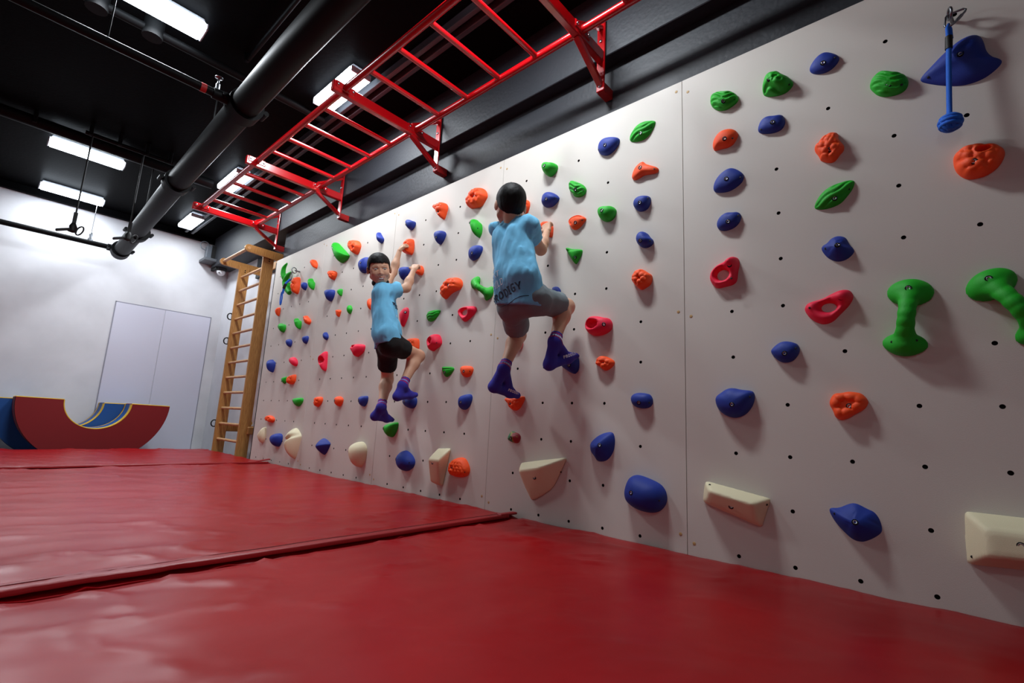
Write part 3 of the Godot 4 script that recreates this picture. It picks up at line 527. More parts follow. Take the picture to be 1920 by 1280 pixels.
# an outline (array of Vector2 in x, y) pushed through z0..z1
func extrude(o: Array, z0: float, z1: float) -> ArrayMesh:
	var poly := PackedVector2Array(o)
	if not Geometry2D.is_polygon_clockwise(poly):
		poly.reverse()
	var tri := Geometry2D.triangulate_polygon(poly)
	var v := PackedVector3Array()
	var idx := PackedInt32Array()
	for q in poly:
		v.append(Vector3(q.x, q.y, z0))
	for q in poly:
		v.append(Vector3(q.x, q.y, z1))
	var n := poly.size()
	for i in range(0, tri.size(), 3):
		idx.append_array([tri[i], tri[i + 2], tri[i + 1]])
		idx.append_array([n + tri[i], n + tri[i + 1], n + tri[i + 2]])
	for i in n:
		var j := (i + 1) % n
		idx.append_array([i, n + i, j, j, n + i, n + j])
	return commit(v, idx, false)

# ---------------------------------------------------------------- materials
func paint(c: Color, rough: float, metal := 0.0) -> StandardMaterial3D:
	var m := StandardMaterial3D.new()
	m.albedo_color = c
	m.roughness = rough
	m.metallic = metal
	return m

func noise_image(freq: float, seed_: int, lo: Color, hi: Color, size := 512, octaves := 4, power := 1.0) -> ImageTexture:
	var f := FastNoiseLite.new()
	f.seed = seed_
	f.frequency = freq
	f.fractal_octaves = octaves
	var im := f.get_seamless_image(size, size)
	var out := Image.create_empty(size, size, true, Image.FORMAT_RGB8)
	for y in size:
		for x in size:
			out.set_pixel(x, y, lo.lerp(hi, pow(im.get_pixel(x, y).r, power)))
	out.generate_mipmaps()
	return ImageTexture.create_from_image(out)

func noise_normal(freq: float, seed_: int, strength: float, size := 512, octaves := 3) -> ImageTexture:
	var f := FastNoiseLite.new()
	f.seed = seed_
	f.frequency = freq
	f.fractal_octaves = octaves
	var im := f.get_seamless_image(size, size)
	im.convert(Image.FORMAT_RGBA8)
	im.bump_map_to_normal_map(strength)
	im.generate_mipmaps()
	return ImageTexture.create_from_image(im)

func tri(m: StandardMaterial3D, scale: Vector3, albedo = null, normal = null, ns := 1.0) -> StandardMaterial3D:
	m.uv1_triplanar = true
	m.uv1_world_triplanar = true
	m.uv1_scale = scale
	if albedo:
		m.albedo_texture = albedo
	if normal:
		m.normal_enabled = true
		m.normal_texture = normal
		m.normal_scale = ns
	return m

func materials():
	var grit := noise_normal(0.09, 3, 6.0)
	var speck := noise_image(0.35, 5, Color(0.86, 0.86, 0.86), Color(1, 1, 1), 512, 2, 0.5)
	var cloud := noise_image(0.008, 9, Color(0.93, 0.93, 0.93), Color(1, 1, 1))
	M.panel = tri(paint(Color(0.87, 0.85, 0.815), 0.62), Vector3(4, 4, 4), speck, grit, 0.04)
	M.white = tri(paint(Color(0.87, 0.87, 0.885), 0.6), Vector3(0.4, 0.4, 0.4), cloud)
	M.door = paint(Color(0.81, 0.81, 0.865), 0.5)
	M.black = tri(paint(Color(0.05, 0.051, 0.056), 0.45), Vector3(0.6, 0.6, 0.6), cloud, grit, 0.04)
	M.beam = tri(paint(Color(0.135, 0.145, 0.17), 0.6), Vector3(0.6, 0.6, 0.6), cloud, grit, 0.06)
	M.black.metallic_specular = 0.07
	M.pipe = paint(Color(0.04, 0.043, 0.047), 0.55)
	M.pipe.metallic_specular = 0.25
	M.dark = paint(Color(0.03, 0.03, 0.033), 0.6)
	M.hole = paint(Color(0.1, 0.09, 0.07), 0.6, 0.4)
	M.chrome = paint(Color(0.72, 0.73, 0.75), 0.25, 1.0)
	M.steel = paint(Color(0.5, 0.51, 0.53), 0.35, 1.0)
	M.socket = paint(Color(0.12, 0.12, 0.13), 0.5, 0.8)
	M.plug = paint(Color(0.75, 0.62, 0.42), 0.6)
	M.redsteel = paint(Color(0.7, 0.02, 0.055), 0.25)
	M.redsteel.clearcoat_enabled = true
	M.redsteel.clearcoat = 0.4
	M.redsteel.clearcoat_roughness = 0.12
	var vinyl := noise_normal(0.012, 21, 9.0, 512, 3)
	M.mat = tri(paint(Color(0.62, 0.02, 0.06), 0.32), Vector3(0.55, 0.55, 0.55), cloud, vinyl, 0.045)
	M.mat.metallic_specular = 0.3
	M.flap = paint(Color(0.58, 0.02, 0.06), 0.4)
	M.stitch = paint(Color(0.4, 0.02, 0.04), 0.7)
	var grain := noise_image(0.02, 31, Color(0.78, 0.72, 0.66), Color(1, 1, 1), 512, 4)
	M.wood = tri(paint(Color(0.78, 0.58, 0.33), 0.45), Vector3(9, 0.7, 9), grain)
	M.dowel = tri(paint(Color(0.88, 0.7, 0.5), 0.45), Vector3(9, 9, 0.9), grain)
	for q in [["blue", Color(0.05, 0.19, 0.58)], ["green", Color(0.05, 0.68, 0.1)], ["orange", Color(1.0, 0.33, 0.08)], ["red", Color(0.95, 0.08, 0.26)], ["cream", Color(0.9, 0.86, 0.72)]]:
		M[q[0]] = tri(paint(q[1], 0.62), Vector3(9, 9, 9), null, grit, 0.35)
	M.mixed = paint(Color(1, 1, 1), 0.6)
	M.mixed.vertex_color_use_as_albedo = true
	M.rope = tri(paint(Color(0.05, 0.4, 0.85), 0.7), Vector3(14, 14, 14), null, grit, 0.8)
	M.foam_red = paint(Color(0.5, 0.015, 0.05), 0.6)
	M.foam_blue = paint(Color(0.03, 0.3, 0.58), 0.6)
	M.foam_yellow = paint(Color(0.88, 0.72, 0.16), 0.6)
	M.tape = paint(Color(0.65, 0.05, 0.05), 0.6)

# ---------------------------------------------------------------- the room
func room():
	struct("floor", box(Vector3(-4.6, -0.12, -8.8), Vector3(2.9, 0, 3.4)), paint(Color(0.35, 0.35, 0.36), 0.6), "grey floor under the red mats", "floor")
	struct("ceiling", box(Vector3(-4.6, CEIL, -8.8), Vector3(2.9, CEIL + 0.12, 3.4)), M.black, "black painted ceiling above pipes and lights", "ceiling")
	struct("wall_far", box(Vector3(-4.6, 0, FAR - 0.12), Vector3(2.9, CEIL, FAR)), M.white, "white wall at the far end behind the red rocker")
	struct("wall_right", box(Vector3(SIDE, 0, FAR), Vector3(SIDE + 0.12, CEIL, 3.4)), M.white, "white side wall behind the wooden wall bars")
	struct("wall_left", box(Vector3(-4.6, 0, FAR), Vector3(-4.48, CEIL, 3.4)), M.white, "white wall on the open side of the room")
	struct("wall_back", box(Vector3(-4.6, 0, 3.28), Vector3(2.9, CEIL, 3.4)), M.white, "white wall behind the photographer")
	struct("trim_1", box(Vector3(-4.48, 3.27, FAR), Vector3(SIDE, CEIL, FAR + 0.07), 0.006), M.black, "black cornice along the top of the far white wall", "cornice")
	struct("trim_2", box(Vector3(2.2, 2.88, FAR + 0.07), Vector3(SIDE, CEIL, 3.28), 0.004), M.beam, "black beam along the ceiling carrying the red brackets", "beam")
	struct("trim_3", box(Vector3(2.29, 2.42, -5.93), Vector3(SIDE, 2.88, 3.28), 0.003), M.beam, "black wall strip between the beam and the climbing panels", "wall strip")
	struct("trim_4", box(Vector3(2.44, 2.56, -7.2), Vector3(SIDE, 2.88, -5.93)), M.beam, "black painted strip above the wooden wall bars", "wall strip")
	# the flush double door in the far wall
	var zs := FAR
	for q in [["door_1", 1.155, 1.724, "pale lilac door leaf in far wall, nearer the red rocker"], ["door_2", 1.73, 2.322, "pale lilac door leaf in far wall, nearer the corner"]]:
		struct(q[0], box(Vector3(q[1], 0.01, zs - 0.02), Vector3(q[2], 2.105, zs + 0.012), 0.003), M.door, q[3], "door")
	struct("trim_5", join([box(Vector3(1.145, 0, zs), Vector3(1.155, 2.12, zs + 0.008)), box(Vector3(2.322, 0, zs), Vector3(2.332, 2.12, zs + 0.008)), box(Vector3(1.145, 2.106, zs), Vector3(2.332, 2.12, zs + 0.008))]), paint(Color(0.55, 0.55, 0.6), 0.6), "thin grey edge around the double door", "door frame")

# ---------------------------------------------------------------- the panel wall
func climbing_wall():
	var t := thing("climbing_wall", "off-white climbing panel wall with a grid of bolt holes", "climbing wall", Vector3(WX, 0, 0))
	var occupied := []
	for h in HOLDS:
		occupied.append(Vector3(h.c[0], h.c[1], 0.085))
	for q in [[-0.676, 0.425], [0.122, 0.423], [-1.695, 0.411], [-2.495, 0.394], [-0.07, 1.22], [-0.09, 1.03], [0.13, 1.22], [0.2, 1.05], [-2.29, 1.62], [-2.17, 1.52]]:
		occupied.append(Vector3(q[0], q[1], 0.1))
	var hole := lathe([[0.0076, 0.0], [0.0076, 0.016], [0.005, 0.016], [0.0001, 0.0165]], 12)
	var r := 0.0076
	for k in 6:
		var z0 := 1.564 - 1.22 * k          # nearer edge
		var z1 := maxf(z0 - 1.22, -5.7)
		z0 -= 0.0015
		z1 += 0.0015
		var cols := []
		for i in 5:
			cols.append(z0 + 0.0015 - 0.2195 - 0.198 * i)
		var v := PackedVector3Array()
		var idx := PackedInt32Array()
		var y0 := 0.0
		var y1 := 2.44
		# front face in cells, each around one hole
		var zb := [z0]
		for i in 4:
			zb.append((cols[i] + cols[i + 1]) / 2)
		zb.append(z1)
		var yb := [y0]
		for j in 10:
			yb.append(0.222 + 0.2 * j + 0.1)
		yb.append(y1)
		var n := 16
		for i in 5:
			for j in 11:
				var cz: float = cols[i]
				var cy := 0.222 + 0.2 * j
				if cz < z1 + 0.03:
					continue
				var b := v.size()
				for q in n:
					var a := TAU * (q + 0.5) / n
					var d := Vector2(cos(a), sin(a))
					v.append(Vector3(0, cy + d.y * r, cz + d.x * r))
					# where the ray leaves the cell
					var sx: float = ((zb[i] - cz) if d.x > 0 else (zb[i + 1] - cz)) / d.x
					var sy: float = ((yb[j + 1] - cy) if d.y > 0 else (yb[j] - cy)) / d.y
					var s := minf(sx, sy)
					v.append(Vector3(0, cy + d.y * s, cz + d.x * s))
				# the four corners
				var cn := v.size()
				for q in [[zb[i], yb[j + 1]], [zb[i + 1], yb[j + 1]], [zb[i + 1], yb[j]], [zb[i], yb[j]]]:
					v.append(Vector3(0, q[1], q[0]))
				for q in n:
					var q2 := (q + 1) % n
					idx.append_array([b + 2 * q, b + 2 * q + 1, b + 2 * q2, b + 2 * q + 1, b + 2 * q2 + 1, b + 2 * q2])
					# a corner between two rays
					var p1 := v[b + 2 * q + 1]
					var p2 := v[b + 2 * q2 + 1]
					if absf(p1.y - p2.y) > 1e-5 and absf(p1.z - p2.z) > 1e-5:
						for c in 4:
							var pc := v[cn + c]
							if (absf(pc.y - p1.y) < 1e-5 or absf(pc.z - p1.z) < 1e-5) and (absf(pc.y - p2.y) < 1e-5 or absf(pc.z - p2.z) < 1e-5):
								idx.append_array([b + 2 * q + 1, cn + c, b + 2 * q2 + 1])
		# sides and back
		var e := v.size()
		for x in [0.0, 0.018]:
			for q in [[y0, z0], [y0, z1], [y1, z1], [y1, z0]]:
				v.append(Vector3(x, q[0], q[1]))
		for q in 4:
			var q2 := (q + 1) % 4
			idx.append_array([e + q, e + 4 + q, e + q2, e + q2, e + 4 + q, e + 4 + q2])
		idx.append_array([e + 4, e + 6, e + 5, e + 4, e + 7, e + 6])
		var p := obj("panel", commit(v, idx, false), M.panel, t)
		if k == 0:
			continue
		for i in 5:
			for j in 11:
				var cz: float = cols[i]
				var cy := 0.222 + 0.2 * j
				if cz < z1 + 0.03:
					continue
				var free := true
				for o in occupied:
					if Vector2(cz - o.x, cy - o.y).length() < o.z * 0.8:
						free = false
				if free:
					var hn := obj("bolt_hole", hole, M.hole, p, Vector3(0.0005, cy, cz))
					hn.rotation.z = -PI / 2
		# screws beside the seam
		for q in [0.25, 1.235, 2.38]:
			for s in [0.028, -0.028]:
				if (s > 0 and k < 2) or (s < 0 and k == 5):
					continue
				var sn := obj("screw_head", lathe([[0.0001, 0.0012], [0.003, 0.0014], [0.007, 0.001], [0.0075, 0.0]], 10), M.plug, p, Vector3(0, q + s * 0.5, (z0 - 0.028) if s > 0 else (z1 + 0.028)))
				sn.rotation.z = PI / 2
	obj("frame", join([box(Vector3(0.02, 0, -5.69), Vector3(0.1, 2.438, 1.56)), box(Vector3(0.0, 0, -5.72), Vector3(0.33, 2.42, -5.702)), box(Vector3(0.02, 2.40, -5.7), Vector3(0.15, 2.4399, 1.56))]), M.dark, t)

# ---------------------------------------------------------------- mats
func mat_body(x0: float, x1: float, z0: float, z1: float, sd: int, top: float) -> ArrayMesh:
	var f := FastNoiseLite.new()
	f.seed = sd
	f.frequency = 1.0
	f.fractal_octaves = 3
	var nx := int((x1 - x0) / 0.03)
	var nz := int(absf(z1 - z0) / 0.03)
	var v := PackedVector3Array()
	var idx := PackedInt32Array()
	for i in nx + 1:
		for j in nz + 1:
			var x := lerpf(x0, x1, float(i) / nx)
			var z := lerpf(z0, z1, float(j) / nz)
			var edge := minf(minf(x - x0, x1 - x), minf(absf(z - z0), absf(z - z1)))
			# long folds in the cover, running out from the seams
			var near := minf(absf(z - z0), absf(z - z1))
			var w := f.get_noise_2d(x * 0.8 + z * 0.25, z * 3.2 - x * 0.4) * 0.005
			w += f.get_noise_2d(40.0 + x * 2.0, z * 0.9) * 0.004
			var fold := absf(f.get_noise_2d(x * 1.3 + 0.55 * z + 9.0, z * 1.6 - 0.9 * x))
			w += pow(maxf(0.0, 1.0 - fold / 0.14), 2.0) * 0.011 * exp(-near * 0.9)
			var fan := atan2(z + 1.2, x + 1.6)
			w += 0.005 * sin(fan * 22.0 + f.get_noise_2d(x, z) * 3.0) * exp(-absf(z + 1.9) * 1.2) * clampf((1.1 - x) / 1.2, 0.0, 1.0)
			var y := top + w - 0.02 * pow(maxf(0.0, 1.0 - edge / 0.03), 2.0)
			v.append(Vector3(x, y, z))
	var c := nz + 1
	for i in nx:
		for j in nz:
			var a := i * c + j
			idx.append_array([a, a + 1, a + c, a + 1, a + c + 1, a + c])
	# skirt
	var ring := []
	for i in nx + 1:
		ring.append(i * c)
	for j in range(1, nz + 1):
		ring.append(nx * c + j)
	for i in range(nx - 1, -1, -1):
		ring.append(i * c + nz)
	for j in range(nz - 1, 0, -1):
		ring.append(j)
	var b := v.size()
	for q in ring:
		v.append(v[q])
		v.append(Vector3(v[q].x, 0.0, v[q].z))
	for q in ring.size():
		var q2 := (q + 1) % ring.size()
		idx.append_array([b + 2 * q, b + 2 * q + 1, b + 2 * q2, b + 2 * q + 1, b + 2 * q2 + 1, b + 2 * q2])
	return commit(v, idx)

# a sewn strip of cover lying over the joint of two mats
func flap_strip(z0: float, width: float, x0: float, x1: float, top: float, sd: int, wave: float) -> ArrayMesh:
	var f := FastNoiseLite.new()
	f.seed = sd
	f.frequency = 1.0
	var prof := [[0.0, 0.0], [0.06, 0.007], [0.3, 0.011], [0.7, 0.012], [0.92, 0.014], [1.0, 0.009], [1.0, -0.003]]
	var v := PackedVector3Array()
	var idx := PackedInt32Array()
	var n := 160
	for i in n + 1:
		var x := lerpf(x0, x1, float(i) / n)
		var loose := clampf((1.2 - x) / 1.6, 0.0, 1.0)
		var dz := f.get_noise_1d(x * 2.2) * wave * (0.25 + loose)
		var wd := width * (1.0 + 0.8 * loose * loose)
		for q in prof:
			var y: float = top + q[1] + absf(f.get_noise_2d(x * 3.0, q[0] * 2.0)) * 0.02 * loose
			v.append(Vector3(x, y, z0 + width - wd * (1.0 - q[0]) + minf(dz, 0.0) * (1.0 - 0.5 * q[0])))
	var c := prof.size()
	for i in n:
		for j in c - 1:
			var a := i * c + j
			idx.append_array([a, a + c, a + 1, a + 1, a + c, a + c + 1])
	for e in [0, n]:
		for j in range(1, c - 1):
			idx.append_array([e * c, e * c + j, e * c + j + 1])
	return commit(v, idx)

func mats():
	var spec := [
		[3.0, -1.80, 11, 0.196, "nearest red vinyl gym mat filling the foreground"],
		[-1.825, -5.085, 12, 0.2, "middle red vinyl gym mat between the two sewn seams"],
		[-5.11, -7.15, 13, 0.2, "far red vinyl gym mat in front of the rocker"]]
	for i in 3:
		var s: Array = spec[i]
		var t := thing("gym_mat", s[4], "gym mat", Vector3.ZERO, "red mats joined end to end along the wall")
		obj("mat_cover", mat_body(-2.4, 2.136, s[0], s[1], s[2], s[3]), M.mat, t)
		if i == 1:
			obj("seam_flap", flap_strip(-1.902, 0.075, -2.4, 2.06, 0.199, 4, 0.05), M.flap, t)
			obj("flap_tab", bar(Vector3(2.0, 0.212, -1.848), Vector3(2.13, 0.211, -1.846), 0.035, 0.012, Vector3.UP, 0.004), M.flap, t)
			var seam := []
			for q in 60:
				seam.append(Vector3(lerpf(-0.4, 2.05, q / 59.0), 0.2125, -1.876 + 0.003 * sin(q * 0.7)))
			obj("stitching", tube(seam, 0.0012, 5), M.stitch, t)
		if i == 2:
			obj("seam_flap", flap_strip(-5.164, 0.05, -2.4, 2.1, 0.199, 5, 0.04), M.flap, t)
			obj("flap_tab", bar(Vector3(1.93, 0.205, -5.15), Vector3(2.12, 0.235, -5.14), 0.05, 0.01, Vector3.UP, 0.003), M.flap, t)

# ---------------------------------------------------------------- monkey bars
func monkey_bars():
	var t := thing("monkey_bars", "red steel monkey bar ladder bolted under the black ceiling beam", "monkey bars")
	var y := 2.885
	var xr := 1.957
	var xl := 1.37
	var z0 := -1.385 + 1.52 * 1
	var zend := -5.95
	for x in [xl, xr]:
		obj("side_rail", rod(Vector3(x, y, 1.2), Vector3(x, y, zend - 0.01), 0.0235, 16), M.redsteel, t)
	var k := 0
	while true:
		var z := z0 + 0.608 - 0.304 * k
		if z < zend + 0.1:
			break
		var phase := absf(fposmod((z - (-1.385)) / 1.52 + 0.001, 1.0))
		if phase > 0.05:
			obj("rung", rod(Vector3(xl, y, z), Vector3(xr, y, z), 0.0175, 14), M.redsteel, t)
		k += 1
	for i in 5:
		var z := 0.135 - 1.52 * i
		if i == 4:
			z = zend
		var b := obj("bracket_arm", bar(Vector3(1.285, y - 0.012, z), Vector3(2.195, y - 0.012, z), 0.042, 0.075, Vector3.UP, 0.006), M.redsteel, t)
		obj("wall_plate", bevel_box(Vector3(0.012, 0.47, 0.055), 0.004, Vector3(2.189, 2.885, z)), M.redsteel, t)
		obj("upper_brace", bar(Vector3(1.93, y + 0.035, z), Vector3(2.185, 3.075, z), 0.03, 0.022, Vector3.UP, 0.003), M.redsteel, t)
		obj("lower_brace", bar(Vector3(1.93, y - 0.045, z), Vector3(2.19, 2.69, z), 0.035, 0.03, Vector3.UP, 0.003), M.redsteel, t)
		obj("spacer_block", bevel_box(Vector3(0.094, 0.06, 0.05), 0.003, Vector3(2.242, 2.675, z)), M.tape, t)
		for x in [xl, xr]:
			obj("flange", bevel_box(Vector3(0.15, 0.055, 0.054), 0.008, Vector3(x, y, z)), M.redsteel, t)
			for s in [-0.055, 0.055]:
				for d in [0.027, -0.027]:
					var bo := obj("bolt", lathe([[0.0001, 0.007], [0.006, 0.007], [0.0085, 0.004], [0.0085, 0.0]], 10), M.chrome, b, Vector3(x + s, y, z + d))
					bo.rotation.x = PI / 2 if d > 0 else -PI / 2
		for py in [2.68, 2.98, 3.08]:
			var bo := obj("bolt", lathe([[0.0001, 0.008], [0.007, 0.008], [0.01, 0.005], [0.01, 0.0]], 10), M.chrome, b, Vector3(2.183, py, z))
			bo.rotation.z = PI / 2

# ---------------------------------------------------------------- wall bars
func wall_bars():
	var t := thing("wall_bars", "wooden wall bar ladder with pull-up bar beside the climbing wall", "wall bars", Vector3(2.22, 0, -6.6))
	var dz := 0.4
	for s in [1, -1]:
		obj("stile", box(Vector3(-0.065, 0, s * dz - 0.016), Vector3(0.065, 2.63, s * dz + 0.016), 0.004), M.wood, t)
		# pull-up arm, rounded at its outer end
		var o := []
		for q in 9:
			var a := PI / 2 + PI * q / 8.0
			o.append(Vector2(-0.25 + 0.045 * cos(a), 2.645 + 0.045 * sin(a)))
		o.append(Vector2(0.24, 2.57))
		o.append(Vector2(0.24, 2.68))
		obj("bar_arm", extrude(o, s * (dz + 0.034) - 0.015, s * (dz + 0.034) + 0.015), M.wood, t)
		for q in [2.61, 2.585]:
			var bo := obj("bolt", lathe([[0.0001, 0.004], [0.006, 0.004], [0.008, 0.0]], 10), M.socket, t, Vector3(0.01, q - 0.03, s * dz + 0.017))
			bo.rotation.x = PI / 2
		# brackets that hold it off the wall
		obj("wall_bracket", box(Vector3(0.02, 0.43, s * (dz + 0.034) - 0.016), Vector3(0.245, 0.52, s * (dz + 0.034) + 0.016), 0.01), M.wood, t)
	for k in 12:
		var y := 0.339 + 0.1945 * k
		var pts := []
		for q in 5:
			pts.append(Vector3(-0.02, y, lerpf(dz - 0.014, -dz + 0.014, q / 4.0)))
		obj("rung", tube(pts, 0.0165, 12), M.dowel, t)
	obj("pull_up_bar", rod(Vector3(-0.25, 2.645, dz + 0.05), Vector3(-0.25, 2.645, -dz - 0.05), 0.019, 14), M.dowel, t)
	obj("back_rail", box(Vector3(0.2, 2.575, -dz), Vector3(0.235, 2.675, dz), 0.004), M.wood, t)
	obj("back_rail", box(Vector3(0.2, 0.43, -dz), Vector3(0.235, 0.52, dz), 0.004), M.wood, t)
	for q in [1.93, 1.6, 0.53]:
		var ring := []
		for a in 14:
			ring.append(Vector3(-0.075 + 0.034 * cos(TAU * a / 14), q + 0.042 * sin(TAU * a / 14), -dz - 0.03))
		obj("anchor_ring", tube(ring, 0.008, 8, true), M.dark, t)
		obj("anchor_plate", bevel_box(Vector3(0.05, 0.1, 0.012), 0.003, Vector3(-0.04, q, -dz - 0.022)), M.dark, t)
	var b := thing("foam_ball", "small yellow ball resting behind the lowest rungs of the wall bars", "ball", Vector3(2.31, 0.555, -6.33))
	var sp := SphereMesh.new()
	sp.radius = 0.036
	sp.height = 0.072
	sp.radial_segments = 20
	sp.rings = 10
	obj("ball_skin", sp, M.foam_yellow, b, Vector3(0, 0, 0))
	obj("ball_seam", tube(circle(Vector3.ZERO, Vector3.UP, 0.036, 20), 0.0012, 5, true), M.tape, b)

func circle(c: Vector3, n: Vector3, r: float, k: int) -> Array:
	var x := n.cross(Vector3(0.3, 0.2, 0.93)).normalized()
	var y := n.cross(x).normalized()
	var out := []
	for i in k:
		out.append(c + (x * cos(TAU * i / k) + y * sin(TAU * i / k)) * r)
	return out

# ---------------------------------------------------------------- pipes and straps under the ceiling
func pipes():
	var t := thing("sprinkler_pipes", "thick black sprinkler main with thin crosswise branch pipes below the ceiling", "pipe")
	var a := Vector3(0.915, 2.72, 2.6)
	var b := Vector3(1.045, 2.72, -8.12)
	obj("main_run", tube([Vector3(0.905, 2.72, 2.6), Vector3(0.912, 2.72, -2.6), Vector3(0.955, 2.72, -5.1), b], 0.088, 24), M.pipe, t)
	for z in [-3.4, -5.1, -7.0, -8.0]:
		var x := 0.93 if z > -4 else (0.955 if z > -6 else 1.03)
		obj("coupling", rod(Vector3(x, 2.72, z - 0.06), Vector3(x, 2.72, z + 0.06), 0.108, 24), M.pipe, t)
		for s in [-1, 1]:
			obj("coupling_bolt", rod(Vector3(x + s * 0.125, 2.72, z - 0.05), Vector3(x + s * 0.125, 2.72, z + 0.05), 0.018, 8), M.pipe, t)
	obj("end_cap", tube([b + Vector3(0, 0, 0.02), b + Vector3(0, 0, -0.04), b + Vector3(0, 0, -0.07)], [0.1, 0.1, 0.05], 24), M.pipe, t)
	for z in [-1.0, -4.2, -6.3]:
		obj("hanger_rod", rod(Vector3(0.95, 2.78, z), Vector3(0.95, CEIL, z), 0.006, 8), M.pipe, t)
	obj("branch_run", rod(Vector3(-4.4, 2.72, -3.4), Vector3(0.86, 2.72, -3.4), 0.027, 14), M.pipe, t)
	obj("tape_band", rod(Vector3(0.668, 2.72, -3.4), Vector3(0.70, 2.72, -3.4), 0.0285, 14), M.tape, t)
	var s := obj("sprinkler_head", lathe([[0.0001, 0.1], [0.024, 0.1], [0.024, 0.096], [0.006, 0.09], [0.006, 0.06], [0.013, 0.05], [0.013, 0.0]], 12), M.steel, t, Vector3(0.76, 2.74, -3.4))
	s.set_meta("label", "bright metal sprinkler head")
	obj("tee_fitting", rod(Vector3(0.74, 2.72, -3.4), Vector3(0.86, 2.72, -3.4), 0.036, 14), M.pipe, t)
	for x in [-2.0, 0.2]:
		obj("hanger_rod", rod(Vector3(x, 2.74, -3.4), Vector3(x, CEIL, -3.4), 0.004, 6), M.pipe, t)
	obj("branch_run", rod(Vector3(-4.4, 2.72, -8.1), Vector3(0.97, 2.745, -8.1), 0.033, 14), M.pipe, t)
	obj("elbow", rod(Vector3(0.9, 2.743, -8.1), Vector3(1.0, 2.74, -8.1), 0.045, 14), M.pipe, t)
	for x in [-1.5, 0.72]:
		obj("hanger_rod", rod(Vector3(x, 2.74, -8.1), Vector3(x, CEIL, -8.1), 0.004, 6), M.steel, t)
	obj("hanger_clamp", lathe([[0.0001, 0.13], [0.012, 0.13], [0.02, 0.1], [0.014, 0.07], [0.028, 0.04], [0.028, 0.0], [0.0001, 0.0]], 12), M.steel, t, Vector3(0.72, 2.745, -8.1))
	t = thing("conduit", "black conduit on the ceiling beside the large crosswise light", "conduit")
	obj("conduit_run", rod(Vector3(-4.4, 3.27, -3.93), Vector3(1.7, 3.27, -3.93), 0.03, 12), M.pipe, t)
	for x in [-1.0, 0.15, 0.45]:
		obj("junction_box", tube([Vector3(x, CEIL - 0.001, -3.93), Vector3(x, 3.22, -3.93)], 0.06, 16), M.pipe, t)
	t = thing("conduit", "thick black conduit on the ceiling between strap rail and crosswise light", "conduit")
	obj("conduit_run", rod(Vector3(-4.4, 3.29, -6.22), Vector3(1.5, 3.29, -6.22), 0.055, 14), M.pipe, t)
	for x in [-2.0, 0.0, 1.3]:
		obj("conduit_clip", bevel_box(Vector3(0.03, 0.1, 0.14), 0.004, Vector3(x, CEIL - 0.051, -6.22)), M.pipe, t)
	t = thing("strap_rail", "short black rail under the ceiling that the straps hang from", "rail")
	obj("rail_run", rod(Vector3(0.34, 3.25, -5.95), Vector3(1.05, 3.25, -5.95), 0.02, 12), M.pipe, t)
	for x in [0.38, 0.6, 0.82, 1.02]:
		obj("rail_clip", bevel_box(Vector3(0.03, CEIL - 3.235, 0.05), 0.003, Vector3(x, (CEIL + 3.235) / 2, -5.95)), M.pipe, t)
	t = thing("conduit", "black conduit on the ceiling running lengthwise beside the main pipe", "conduit")
	obj("conduit_run", rod(Vector3(0.99, 3.29, 2.6), Vector3(0.99, 3.29, -3.7), 0.016, 10), M.pipe, t)
	obj("conduit_elbow", tube([Vector3(0.99, 3.29, -3.7), Vector3(0.99, 3.3, -3.74), Vector3(0.99, CEIL, -3.76)], 0.02, 10), M.pipe, t)
	t = thing("cable_trunking", "twin dark metal trunking rails on the ceiling beside the lengthwise lights", "trunking")
	for x in [1.77, 1.85]:
		obj("trunking_rail", box(Vector3(x - 0.018, 3.29, -8.3), Vector3(x + 0.018, CEIL - 0.001, 1.5), 0.005), paint(Color(0.3, 0.31, 0.33), 0.35, 0.3), t)
	for q in [[0.395, "black hanging strap with a swivel clip in front of the lights", 2.25], [0.8, "black hanging strap with clips beside the main pipe's end", 2.3]]:
		t = thing("hanging_strap", q[1], "strap", Vector3(q[0], 0, -5.95), "straps hanging from the ceiling rail")
		obj("cord", rod(Vector3(0, q[2] + 0.12, 0), Vector3(0, 3.235, 0), 0.007, 8), M.dark, t)
		obj("webbing", bar(Vector3(0, q[2] + 0.08, 0), Vector3(0, q[2] + 0.2, 0), 0.03, 0.012, Vector3.FORWARD, 0.002), M.dark, t)
		obj("swivel", lathe([[0.0001, 0.1], [0.016, 0.095], [0.03, 0.06], [0.024, 0.03], [0.034, 0.01], [0.0001, 0.0]], 12), M.dark, t, Vector3(0, q[2], 0))
		var ring := []
		for a_ in 14:
			ring.append(Vector3(0.05 + 0.022 * cos(TAU * a_ / 14) + 0.012 * sin(TAU * a_ / 14), q[2] + 0.035 + 0.045 * sin(TAU * a_ / 14), 0.0))
		obj("clip", tube(ring, 0.007, 8, true), M.dark, t)
		obj("strap_end", bar(Vector3(-0.02, q[2] + 0.03, 0), Vector3(-0.11, q[2] - 0.01, 0.01), 0.04, 0.022, Vector3.UP, 0.004), M.dark, t)

